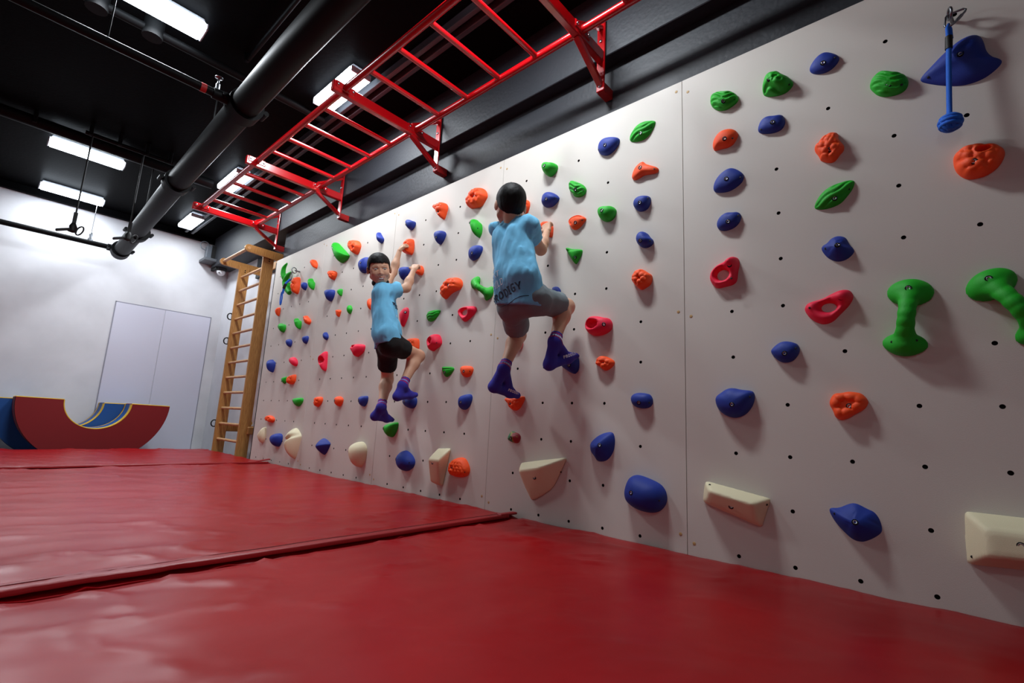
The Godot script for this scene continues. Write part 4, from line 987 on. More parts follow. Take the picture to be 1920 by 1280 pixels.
# ---------------------------------------------------------------- foam rockers by the far wall
func rocker(t: Node3D, R: float, r: float, z0: float, z1: float, face: Material, rim: Material, cy: float, tilt: float):
	var o := []
	var n := 40
	for i in n + 1:
		var a := PI + tilt + PI * i / n
		o.append(Vector2(R * cos(a), cy + R * sin(a)))
	for i in n + 1:
		var a := TAU + tilt - PI * i / n
		o.append(Vector2(r * cos(a), cy + r * sin(a)))
	obj("foam_body", extrude(o, z0 - 0.004, z1 + 0.004), face, t)
	# covers in bands over the inner hollow, the two flat tops and the outer curve
	var d := z1 - z0
	var bands := [[0.0, 0.06, M.foam_red], [0.06, 0.2, M.foam_yellow], [0.2, 0.8, M.foam_blue], [0.8, 1.0, M.foam_yellow]]
	for b in bands:
		var v := PackedVector3Array()
		var idx := PackedInt32Array()
		for i in n + 1:
			var a := PI + tilt + PI * i / n
			for q in [b[0], b[1]]:
				for e in [0.0, 0.006]:
					v.append(Vector3((r - e) * cos(a), cy + (r - e) * sin(a), z0 + d * q))
		for i in n:
			var k := i * 4
			for q in [[1, 3, 5, 7], [0, 1, 4, 5], [2, 3, 6, 7]]:
				idx.append_array([k + q[0], k + q[1], k + q[2], k + q[1], k + q[3], k + q[2]])
		obj("inner_band", commit(v, idx), b[2], t)
	var v := PackedVector3Array()
	var idx := PackedInt32Array()
	for i in n + 1:
		var a := PI + tilt + PI * i / n
		for q in [z0 + 0.004, z1 - 0.004]:
			v.append(Vector3((R + 0.004) * cos(a), cy + (R + 0.004) * sin(a), q))
	for i in n:
		var k := i * 2
		idx.append_array([k, k + 1, k + 2, k + 1, k + 3, k + 2])
	obj("outer_cover", commit(v, idx), rim, t)
	for s in [-1, 1]:
		var c := Vector3(s * (R + r) / 2 * cos(tilt), cy + s * (R + r) / 2 * sin(tilt) + 0.004, (z0 + z1) / 2)
		var pad := obj("top_strip", bevel_box(Vector3(R - r - 0.02, 0.012, absf(d) - 0.02), 0.004), M.foam_red if face == M.foam_red else M.foam_blue, t, c)
		pad.rotation.z = tilt
		for e in [z0, z1]:
			var pipe := obj("piping", rod(Vector3(s * r * cos(tilt), cy + s * r * sin(tilt) + 0.004, e), Vector3(s * R * cos(tilt), cy + s * R * sin(tilt) + 0.004, e), 0.006, 8), M.foam_yellow, t)
			pipe.name = "piping"
	var edge := []
	for i in n + 1:
		var a := PI + tilt + PI * i / n
		edge.append(Vector3(r * cos(a), cy + r * sin(a), z1))
	obj("piping", tube(edge, 0.006, 8), M.foam_yellow, t)

func rockers():
	var t := thing("foam_rocker", "dark red half-ring foam rocker with blue and yellow hollow", "foam rocker", Vector3(1.055, 0, 0), "half-ring foam rockers by the far wall")
	rocker(t, 0.712, 0.315, -7.99, -7.58, M.foam_red, M.foam_red, 0.72, -0.018)
	t = thing("foam_rocker", "blue half-ring foam rocker mostly hidden behind the red one", "foam rocker", Vector3(0.85, 0, 0), "half-ring foam rockers by the far wall")
	rocker(t, 0.7, 0.315, -8.42, -8.02, M.foam_blue, M.foam_blue, 0.71, 0.0)

# ---------------------------------------------------------------- bolt-on holds
func chaikin(o: Array, times := 2) -> Array:
	for k in times:
		var q := []
		for i in o.size():
			var a: Vector2 = o[i]
			var b: Vector2 = o[(i + 1) % o.size()]
			q.append(a * 0.75 + b * 0.25)
			q.append(a * 0.25 + b * 0.75)
		o = q
	return o

func centroid(o: Array) -> Vector2:
	var s := 0.0
	var c := Vector2.ZERO
	for i in o.size():
		var a: Vector2 = o[i]
		var b: Vector2 = o[(i + 1) % o.size()]
		var k := a.cross(b)
		s += k
		c += (a + b) * k
	return c / (3.0 * s)

const PROF := {"dome": [2.4, 2.0], "facet": [1.5, 1.2], "groove": [2.6, 2.2], "leaf": [2.2, 1.6], "ridge": [2.6, 2.2], "lip": [2.2, 1.6], "bubble": [2.6, 2.0], "bubpocket": [2.6, 2.0], "scale": [2.4, 2.0], "pocket": [3.0, 2.2], "ring": [2.4, 2.0], "dimple": [2.2, 1.6], "fin": [2.2, 1.5], "knobs": [2.6, 2.0], "fold": [1.8, 1.3]}

# height of the hold's surface over the panel at p; r is 0 at the middle and 1 on the rim
func hold_height(h: Dictionary, s: Dictionary, p: Vector2, r: float) -> float:
	var pr: Array = PROF[h.typ]
	var b: float = h.h * pow(maxf(0.0, 1.0 - pow(r, pr[0])), 1.0 / pr[1])
	var inner := clampf((1.0 - r) * 6.0, 0.0, 1.0)
	match h.typ:
		"groove":
			var q: float = p.y * 0.93 + p.x * 0.25 + s.size * 0.09 * sin(p.x / s.size * 7.0 + 0.6)
			b -= inner * h.h * 0.2 * pow(0.5 + 0.5 * sin(q / s.size * 34.0), 2.0)
		"leaf":
			var q: float = p.dot(s.minor) + 0.004 * sin(p.dot(s.major) / s.size * 8.0)
			b -= inner * h.h * 0.2 * pow(0.5 + 0.5 * sin(q / s.wide * 26.0), 2.0)
		"ridge":
			if p.y + p.x * -0.4 > 0.0:
				b -= inner * h.h * 0.3 * (1.0 if absf(r - 0.62) < 0.06 or absf(r - 0.8) < 0.05 else 0.0)
		"lip":
			var q: float = p.y / s.top
			b = b * (0.75 + 0.25 * smoothstep(0.3, 0.75, q)) - inner * h.h * 0.14 * exp(-pow((q - 0.42) / 0.09, 2.0))
		"facet":
			b -= inner * 0.0022 * exp(-pow((p.dot(s.minor) - 0.25 * s.wide + 0.1 * p.dot(s.major)) / 0.004, 2.0))
			b -= inner * 0.0022 * exp(-pow((p.dot(s.major) + 0.1 * s.size) / 0.004, 2.0)) * (1.0 if p.dot(s.minor) < 0.25 * s.wide else 0.0)
		"dimple":
			for q in s.dots:
				b -= inner * 0.005 * exp(-((p - q) / 0.0055).length_squared())
			b -= inner * h.h * 0.3 * exp(-pow((p.y + 0.3 * s.size + 0.02 * sin(p.x * 60.0)) / 0.012, 2.0))
		"bubble", "scale", "knobs", "bubpocket":
			var m := 0.0
			var R: float = s.ball
			for q in s.dots:
				m = maxf(m, 1.0 - (p - q).length_squared() / (R * R))
			b = b * (0.62 if h.typ == "knobs" else 0.72) + R * (0.62 if h.typ == "knobs" else 0.95) * sqrt(m) * sqrt(clampf((1.0 - r) * 4.0, 0.0, 1.0))
		"fold":
			b *= 1.0 - 0.45 * exp(-pow((p.y - 0.1 * s.size - 0.5 * p.x) / (0.1 * s.size), 2.0)) + 0.15 * sin(p.x / s.size * 9.0)
		"fin":
			b *= 0.75 + 0.5 * smoothstep(-0.3, 0.4, p.y / s.top)
	if h.has("hole") and h.typ != "ring":
		var e := Vector2((p.x - h.hole[0]) / h.hole[2], (p.y - h.hole[1]) / h.hole[3]).length()
		b *= 0.2 + 0.8 * smoothstep(0.55, 1.1, e)
	return maxf(b, 0.0)

func hold_mesh(h: Dictionary, s: Dictionary) -> ArrayMesh:
	var o: Array = s.outline
	var c: Vector2 = s.mid
	var v := PackedVector3Array()
	var idx := PackedInt32Array()
	var n := o.size()
	var col := PackedColorArray()
	var f := FastNoiseLite.new()
	f.seed = 5
	f.frequency = 14.0
	if h.typ == "ring":
		var hc := Vector2(h.hole[0], h.hole[1])
		var rings := 14
		for j in rings + 1:
			var t := float(j) / rings
			for i in n:
				var d: Vector2 = (o[i] - hc)
				var e := Vector2(d.x / h.hole[2], d.y / h.hole[3]).normalized()
				var q := hc + Vector2(e.x * h.hole[2], e.y * h.hole[3])
				var p: Vector2 = (o[i] as Vector2).lerp(q, t)
				var fat := clampf((o[i] - q).length() / (0.5 * s.size), 0.55, 1.1)
				v.append(Vector3(-h.h * fat * pow(sin(PI * clampf(t, 0.0, 1.0)), 0.62), p.y, p.x))
		for j in rings:
			for i in n:
				var a := j * n + i
				var b := j * n + (i + 1) % n
				idx.append_array([a, b, a + n, b, b + n, a + n])
	else:
		var rings := 20 if h.typ in ["bubble", "scale", "bubpocket", "dimple", "knobs"] else 11
		for j in rings:
			var t := float(rings - j) / rings
			var r := sin(t * PI / 2)
			for i in n:
				var p: Vector2 = c + (o[i] - c) * r
				v.append(Vector3(-hold_height(h, s, p, r), p.y, p.x))
		v.append(Vector3(-hold_height(h, s, c, 0.0), c.y, c.x))
		for j in rings - 1:
			for i in n:
				var a := j * n + i
				var b := j * n + (i + 1) % n
				idx.append_array([a, b, a + n, b, b + n, a + n])
		for i in n:
			idx.append_array([(rings - 1) * n + i, (rings - 1) * n + (i + 1) % n, rings * n])
	# the outline may run either way round
	if Geometry2D.is_polygon_clockwise(PackedVector2Array(o)):
		idx.reverse()
	if h.col == "mixed":
		for q in v:
			var e := f.get_noise_2d(q.z * 1.0, q.y * 1.0) + q.y * 6.0 - q.z * 9.0
			col.append(Color(0.02, 0.18, 0.06) if e > 0.12 else (Color(0.3, 0.22, 0.03) if e > -0.08 else Color(0.3, 0.015, 0.02)))
	return commit(v, idx, true, col)

var bolt_mesh: ArrayMesh
var bolt_well: ArrayMesh
var screw_mesh: ArrayMesh

func add_bolt(parent: Node3D, at: Vector3, lean := Vector3(-1, 0, 0)):
	if bolt_mesh == null:
		bolt_well = lathe([[0.0066, -0.004], [0.0074, 0.0006], [0.0098, 0.0008], [0.0105, -0.006]], 14)
		bolt_mesh = lathe([[0.0001, -0.002], [0.0034, -0.002], [0.0036, 0.0004], [0.0058, 0.0008], [0.0066, 0.0], [0.0066, -0.006]], 14)
	var q := Basis(Quaternion(Vector3.UP, lean.normalized()))
	var w := obj("bolt", bolt_mesh, M.chrome, parent, at)
	w.basis = q
	obj("bolt_well", bolt_well, M.socket, w)
	obj("bolt_socket", lathe([[0.0001, -0.001], [0.0035, -0.001]], 6), M.socket, w)

func add_screw(parent: Node3D, at: Vector3):
	if screw_mesh == null:
		screw_mesh = lathe([[0.0001, 0.0006], [0.0034, 0.0008], [0.0042, 0.0], [0.0042, -0.004]], 10)
	var w := obj("screw_hole", screw_mesh, M.dark, parent, at)
	w.rotation.z = PI / 2

func wall_holds():
	for h in HOLDS:
		var t := thing("climbing_hold", h.label, "climbing hold", Vector3(WX, h.c[1], h.c[0]), "bolt-on climbing holds on the panel wall")
		var o := []
		for q in h.o:
			o.append(Vector2(q[0], q[1]))
		o = chaikin(o)
		var c := centroid(o)
		var lo := Vector2(9, 9)
		var hi := -lo
		var xx := 0.0
		var yy := 0.0
		var xy := 0.0
		for q in o:
			lo = lo.min(q)
			hi = hi.max(q)
			xx += (q.x - c.x) * (q.x - c.x)
			yy += (q.y - c.y) * (q.y - c.y)
			xy += (q.x - c.x) * (q.y - c.y)
		var ang := 0.5 * atan2(2 * xy, xx - yy)
		var s := {"outline": o, "mid": c, "size": sqrt((hi.x - lo.x) * (hi.y - lo.y)), "wide": minf(hi.x - lo.x, hi.y - lo.y), "top": hi.y, "major": Vector2(cos(ang), sin(ang)), "minor": Vector2(-sin(ang), cos(ang)), "dots": []}
		var dots := []
		match h.typ:
			"bubble", "bubpocket":
				s.ball = s.size * 0.165
				for k in 10:
					dots.append(c + (o[int(o.size() * (k + rng.randf() * 0.4) / 10.0)] - c) * 0.8)
				for k in 6:
					dots.append(c + (o[int(o.size() * (k + rng.randf() * 0.4) / 6.0)] - c) * 0.46)
				dots.append(c + Vector2(rng.randf_range(-0.05, 0.05), rng.randf_range(-0.05, 0.05)) * s.size)
			"scale":
				s.ball = s.size * 0.1
				for a in range(-6, 7):
					for b in range(-6, 7):
						dots.append(c + Vector2((a + 0.5 * (b & 1)) * s.size * 0.17, b * s.size * 0.135))
			"knobs":
				s.ball = s.size * 0.22
				for k in 7:
					dots.append(c + (o[int(o.size() * k / 7.0)] - c) * 0.78)
			"dimple":
				for k in 16:
					dots.append(c + Vector2(rng.randf_range(-0.15, 0.3), rng.randf_range(-0.12, 0.3)) * s.size)
		if h.has("bolt") and h.typ in ["bubble", "scale"]:
			# no lump where the bolt sits
			dots = dots.filter(func(q): return (q - Vector2(h.bolt[0], h.bolt[1])).length() > s.ball * 0.7)
		s.dots = dots
		obj("hold_body", hold_mesh(h, s), M[h.col], t)
		for key in ["bolt", "screw"]:
			if not h.has(key):
				continue
			var p := Vector2(h[key][0], h[key][1])
			# r along the ray from the middle to the rim
			var best := 1e9
			var rr := 0.5
			for q in o:
				var d: Vector2 = q - c
				var e: Vector2 = p - c
				if d.dot(e) > 0 and absf(d.cross(e)) / d.length() < best:
					best = absf(d.cross(e)) / d.length()
					rr = e.length() / d.length()
			var most := 0.72 if key == "bolt" else 0.85
			if rr > most:
				p = c + (p - c) * most / rr
				rr = most
			var y := hold_height(h, s, p, rr)
			if h.typ == "ring":
				y = h.h * 0.8
			if key == "bolt":
				# the bolt leans with the surface under it
				var out := (p - c)
				var lean := Vector3(-1, 0, 0)
				if out.length() > 0.004 and h.typ != "ring":
					var r2 := minf(rr + 0.12, 0.98)
					var drop := (y - hold_height(h, s, c + out * r2 / rr, r2)) / (out.length() * (r2 / rr - 1.0))
					var dn := out.normalized() * clampf(drop, 0.0, 0.9) * 0.7
					lean = Vector3(-1, dn.y, dn.x)
				add_bolt(t, Vector3(-y - 0.0005, p.y, p.x), lean)
			else:
				add_screw(t, Vector3(-y - 0.0005, p.y, p.x))

# blocks cut by planes, and handles, drawn from their distance fields
func special_holds():
	var blocks := {
		"g": ["long cream wedge block beside the right seam, low down", Vector3(0, -0.009, 0.002), [Vector3(0, 0.062, -0.089), Vector3(0, 0.012, 0.122)]],
		"h": ["large cream block cut off by the photo's edge", Vector3(0, 0.004, 0.0), [Vector3(0, -0.056, -0.104)]],
		"b": ["cream fin-shaped block with a pale top, below the near climber", Vector3(0, 0.011, 0.024), [Vector3(0, 0.05, 0.15)]],
		"j": ["tall cream block with a pale sloping top beside the orange scaly hold", Vector3(0, 0.036, 0.014), []]}
	for k in blocks:
		var d: Dictionary = HULLS[k]
		var t := thing("climbing_block", blocks[k][0], "climbing hold", Vector3(d.c[0], d.c[1], d.c[2]), "cream blocks low on the panel wall")
		var pl: Array = d.planes
		var f := func(p: Vector3) -> float:
			var m := -1e9
			for q in pl:
				var e: float = q[0] * p.x + q[1] * p.y + q[2] * p.z - q[3]
				var kk := 0.014 if q[0] < 0.9 else 0.001
				var hh := maxf(kk - absf(m - e), 0.0) / kk
				m = maxf(m, e) + hh * hh * kk * 0.25
			return m
		var lo := Vector3(d.lo[0], d.lo[1], d.lo[2]) - Vector3.ONE * 0.012
		var hi := Vector3(d.hi[0], d.hi[1], d.hi[2]) + Vector3.ONE * 0.012
		obj("block_body", net(f, lo, hi, 0.006), M.cream, t)
		var at: Vector3 = blocks[k][1]
		at.x = -0.16
		while f.call(at) > 0.0005 and at.x < 0.0:
			at.x += 0.001
		add_bolt(t, at)
		for q in blocks[k][2]:
			q.x = -0.16
			while f.call(q) > 0.0005 and q.x < 0.0:
				q.x += 0.001
			add_screw(t, q)
	# bone-shaped handles
	var bones := [
		["green bone-shaped handle hold, upright, beside the large red loop", Vector3(0, 1.215, -0.07), Vector3(0, 1.035, -0.097), [0.062, 0.055], Vector3(0, 1.222, -0.072), 1.0],
		["green bone-shaped handle hold cut off by the photo's edge", Vector3(0, 1.212, 0.132), Vector3(0, 1.05, 0.222), [0.062, 0.05], Vector3(0, 1.223, 0.126), 1.0],
		["green bone-shaped handle hold left of the near climber's back", Vector3(0, 1.615, -2.29), Vector3(0, 1.522, -2.16), [0.045, 0.045], Vector3.ZERO, 0.8]]
	for q in bones:
		var a: Vector3 = q[1]
		var b: Vector3 = q[2]
		var mid := (a + b) / 2
		var t := thing("handle_hold", q[0], "climbing hold", Vector3(WX, mid.y, mid.z), "green bone-shaped handle holds")
		a -= mid
		b -= mid
		var dir := (b - a).normalized()
		var sc: float = q[5]
		var ra: float = q[3][0]
		var rb: float = q[3][1]
		var f := func(p: Vector3) -> float:
			var m := 1e9
			var e := (p - a) / Vector3(0.03 * sc, ra, ra)
			e = (p - a)
			var la := e.dot(dir)
			var sa := e - dir * la
			var qa := Vector3(sa.x / (0.036 * sc), Vector2(sa.y, sa.z).length() / (ra * 1.05), la / (ra * 0.8))
			m = (qa.length() - 1.0) * 0.03 * sc
			e = (p - b)
			la = e.dot(dir)
			sa = e - dir * la
			qa = Vector3(sa.x / (0.034 * sc), Vector2(sa.y, sa.z).length() / (rb * 1.15), la / (rb * 0.72))
			m = minf(m, (qa.length() - 1.0) * 0.03 * sc)
			# the arched, ribbed grip
			var u := clampf((p - a).dot(b - a) / (b - a).length_squared(), 0.0, 1.0)
			var g := a.lerp(b, u) + Vector3(-sin(u * PI) * 0.045 * sc - 0.012, 0, 0)
			var gr := (0.0235 + 0.0022 * absf(sin(u * PI * 5.5)) + 0.012 * pow(absf(2.0 * u - 1.0), 3.0)) * sc
			var d := (p - g).length() - gr
			var kk := 0.02 * sc
			var hh := maxf(kk - absf(m - d), 0.0) / kk
			m = minf(m, d) - hh * hh * kk * 0.25
			return maxf(m, p.x)
		var lo := a.min(b) - Vector3(0.11, 0.09, 0.09)
		var hi := a.max(b) + Vector3(0.01, 0.09, 0.09)
		obj("handle_body", net(f, lo, hi, 0.005), M.green, t)
		if q[4] != Vector3.ZERO:
			var at: Vector3 = q[4] - mid
			at.x = -0.12
			while f.call(at) > 0.0005 and at.x < 0.0:
				at.x += 0.001
			add_bolt(t, at)
			for s in [-1.0, 1.0]:
				var w := b + Vector3(0, 0.005, s * rb * 0.6)
				w.x = -0.12
				while f.call(w) > 0.0005 and w.x < 0.0:
					w.x += 0.001
				add_screw(t, w)
	# two forked horns at the far top corner
	for q in [["green curved horn hold at the far top corner of the wall", [Vector3(-0.05, 2.315, -5.285), Vector3(-0.05, 2.275, -5.35), Vector3(-0.045, 2.215, -5.365), Vector3(-0.035, 2.165, -5.345), Vector3(-0.02, 2.13, -5.33)], [0.008, 0.022, 0.027, 0.028, 0.02]],
			["green looped horn hold below the curved one at the far top corner", [Vector3(-0.05, 2.19, -5.115), Vector3(-0.055, 2.165, -5.2), Vector3(-0.05, 2.105, -5.275), Vector3(-0.045, 2.03, -5.235), Vector3(-0.035, 1.965, -5.16)], [0.008, 0.024, 0.028, 0.03, 0.024]]]:
		var mid: Vector3 = q[1][2]
		var t := thing("horn_hold", q[0], "climbing hold", Vector3(WX, mid.y, mid.z), "green horn holds at the far top corner")
		var cv := Curve3D.new()
		for p in q[1]:
			cv.add_point(p - Vector3(0, mid.y, mid.z))
		var pts := []
		var rad := []
		for k in 25:
			var u := k / 24.0 * 4.0
			var i := mini(int(u), 3)
			var p0: Vector3 = q[1][maxi(i - 1, 0)]
			var p1: Vector3 = q[1][i]
			var p2: Vector3 = q[1][i + 1]
			var p3: Vector3 = q[1][mini(i + 2, 4)]
			pts.append(p1.cubic_interpolate(p2, p0, p3, u - i) - Vector3(0, mid.y, mid.z))
			rad.append(lerpf(q[2][i], q[2][i + 1], u - i))
		obj("horn_body", tube(pts, rad, 14), M.green, t)
		var foot: Vector3 = pts[16]
		obj("horn_foot", tube([Vector3(0, foot.y, foot.z), Vector3(-0.02, foot.y, foot.z), Vector3(-0.045, foot.y, foot.z)], [0.045, 0.042, 0.02], 16), M.green, t)

# ---------------------------------------------------------------- ropes and clips on the wall
func ropes():
	var t := thing("rope_ball", "blue climbing rope with a knotted ball hanging from a steel clip", "rope", Vector3(2.09, 0, 0.105))
	# eye bolt in the wall
	obj("eye_bolt", join([tube(circle(Vector3(0.005, 2.2, 0.005), Vector3(0.25, 0, 1).normalized(), 0.019, 18), 0.0045, 8, true), rod(Vector3(0.02, 2.195, 0.008), Vector3(0.049, 2.195, 0.012), 0.006, 10)]), M.steel, t)
	var clip := []
	for q in [Vector2(-0.006, 2.185), Vector2(0.0, 2.192), Vector2(0.04, 2.192), Vector2(0.046, 2.186), Vector2(0.044, 2.18), Vector2(0.012, 2.15), Vector2(0.004, 2.146), Vector2(-0.008, 2.148), Vector2(-0.012, 2.153)]:
		clip.append(Vector3(-0.004, q.y, q.x))
	obj("carabiner", join([tube(clip, 0.0036, 8, true), rod(Vector3(-0.004, 2.158, 0.021), Vector3(-0.004, 2.172, 0.035), 0.0055, 10)]), M.steel, t)
	var top := Vector3(-0.004, 2.148, -0.002)
	var knot := Vector3(-0.02, 1.775, -0.026)
	obj("rope_loop", tube([top + Vector3(0.004, -0.05, 0.004), top + Vector3(0.004, -0.01, 0.004), top + Vector3(0, 0.006, 0.0), top + Vector3(-0.006, -0.01, -0.004), top + Vector3(-0.004, -0.05, -0.005)], 0.0055, 10), M.rope, t)
	obj("whipping", tube([top + Vector3(-0.001, -0.042, -0.002), top + Vector3(-0.002, -0.09, -0.006)], 0.0105, 12), M.dark, t)
	obj("rope", tube([top + Vector3(-0.001, -0.06, -0.003), top + Vector3(-0.004, -0.14, -0.01), (top + knot) / 2 + Vector3(0, -0.04, -0.004), knot + Vector3(0, 0.03, 0.0)], 0.0078, 12), M.rope, t)
	# the ball: a monkey's fist, three bands of parallel turns
	for b in 3:
		var ax: Vector3 = [Vector3(0.2, 0.25, 1).normalized(), Vector3(1, 0.1, -0.2).normalized(), Vector3(0.1, 1, 0.1).normalized()][b]
		for k in [-1, 0, 1]:
			var pts := circle(knot + ax * 0.0125 * k, ax, sqrt(0.026 * 0.026 - pow(0.0125 * k, 2.0)) + 0.0016 * b - 0.0015, 24)
			obj("ball_turn", tube(pts, 0.0073, 9, true), M.rope, t)
	var core := SphereMesh.new()
	core.radius = 0.025
	core.height = 0.05
	obj("ball_core", core, M.rope, t, knot)
	# the far sling
	t = thing("sling", "blue sling with steel clips hanging in front of the far orange hold", "sling", Vector3(2.035, 0, -5.05))
	obj("hanger", join([tube(circle(Vector3(0.045, 2.19, 0.0), Vector3(0.3, 0, 1).normalized(), 0.03, 16), 0.005, 8, true), rod(Vector3(0.05, 2.19, 0), Vector3(0.105, 2.19, 0), 0.008, 8)]), M.steel, t)
	var ring := []
	for k in 18:
		var a := TAU * k / 18
		ring.append(Vector3(0.02, 2.12 + 0.05 * sin(a), 0.002 + 0.022 * cos(a)))
	obj("carabiner", tube(ring, 0.0045, 8, true), M.steel, t)
	obj("webbing", tube([Vector3(0.015, 2.085, 0.0), Vector3(-0.015, 2.04, -0.015), Vector3(-0.024, 2.0, -0.03), Vector3(-0.02, 1.93, -0.055)], 0.011, 10), M.rope, t)
	obj("sleeve", tube([Vector3(-0.018, 2.03, -0.018), Vector3(-0.024, 1.98, -0.037)], 0.015, 10), M.dark, t)
	ring = []
	for k in 18:
		var a := TAU * k / 18
		ring.append(Vector3(-0.02, 1.88 + 0.07 * sin(a), -0.075 + 0.02 * cos(a)))
	obj("carabiner", tube(ring, 0.006, 8, true), M.rope, t)

func corner_unit():
	var t := thing("wall_shelf", "small grey shelf high in the far corner", "shelf", Vector3(2.24, 2.955, -8.35))
	obj("shelf_board", bevel_box(Vector3(0.4, 0.045, 0.28), 0.004, Vector3.ZERO), paint(Color(0.32, 0.33, 0.35), 0.5), t)
	obj("shelf_bracket", box(Vector3(-0.02, -0.11, -0.149), Vector3(0.02, -0.02, 0.08), 0.004), M.dark, t)
	t = thing("router_box", "dark box with a cable loop standing on the corner shelf", "box", Vector3(2.22, 2.978, -8.36))
	obj("box_body", bevel_box(Vector3(0.17, 0.22, 0.12), 0.008, Vector3(0.0, 0.111, 0)), M.dark, t)
	obj("box_side", bevel_box(Vector3(0.07, 0.2, 0.11), 0.006, Vector3(-0.11, 0.101, 0.01)), paint(Color(0.36, 0.38, 0.41), 0.45), t)
	obj("cable_loop", tube(circle(Vector3(-0.17, 0.2, 0.02), Vector3(0.2, 0, 1).normalized(), 0.065, 20), 0.008, 8, true), paint(Color(0.42, 0.44, 0.47), 0.5), t)
	t = thing("security_camera", "black and white dome camera under the corner shelf", "camera", Vector3(2.31, 2.93, -8.3))
	obj("camera_mount", lathe([[0.0001, 0.0], [0.07, 0.0], [0.075, -0.03], [0.07, -0.1], [0.0001, -0.1]], 20), M.dark, t)
	obj("camera_dome", lathe([[0.062, -0.1], [0.058, -0.13], [0.04, -0.158], [0.015, -0.17], [0.0001, -0.172]], 20), paint(Color(0.85, 0.85, 0.86), 0.3), t)
	obj("lens", lathe([[0.0001, 0.012], [0.014, 0.01], [0.018, 0.0]], 12), M.dark, t, Vector3(-0.03, -0.14, 0.035))

# ---------------------------------------------------------------- distance fields
class Field:
	var a := PackedVector3Array()
	var ba := PackedVector3Array()
	var il := PackedFloat32Array()
	var r0 := PackedFloat32Array()
	var dr := PackedFloat32Array()
	var ell: Array[Transform3D] = []
	var em := PackedFloat32Array()
	var cuts: Array[Plane] = []
	var k := 0.03
	var noise: FastNoiseLite
	var amp := 0.0
	var stretch := Vector3.ONE
	func cap(p: Vector3, q: Vector3, rp: float, rq: float):
		a.append(p)
		ba.append(q - p)
		il.append(1.0 / maxf((q - p).length_squared(), 1e-9))
		r0.append(rp)
		dr.append(rq - rp)
	func egg(at: Vector3, radii: Vector3, b := Basis()):
		ell.append(Transform3D(b * Basis.from_scale(radii), at).affine_inverse())
		em.append(minf(radii.x, minf(radii.y, radii.z)))
	func d(p: Vector3) -> float:
		var m := 1e9
		for i in a.size():
			var q := p - a[i]
			var t := clampf(q.dot(ba[i]) * il[i], 0.0, 1.0)
			var e := (q - ba[i] * t).length() - r0[i] - dr[i] * t
			if e < m + k:
				var h := maxf(k - absf(m - e), 0.0) / k
				m = minf(m, e) - h * h * k * 0.25
		for i in ell.size():
			var e := ((ell[i] * p).length() - 1.0) * em[i]
			if e < m + k:
				var h := maxf(k - absf(m - e), 0.0) / k
				m = minf(m, e) - h * h * k * 0.25
		if amp > 0.0 and absf(m) < 0.05:
			m += amp * noise.get_noise_3dv(p * stretch)
		for c in cuts:
			m = maxf(m, c.distance_to(p))
		return m

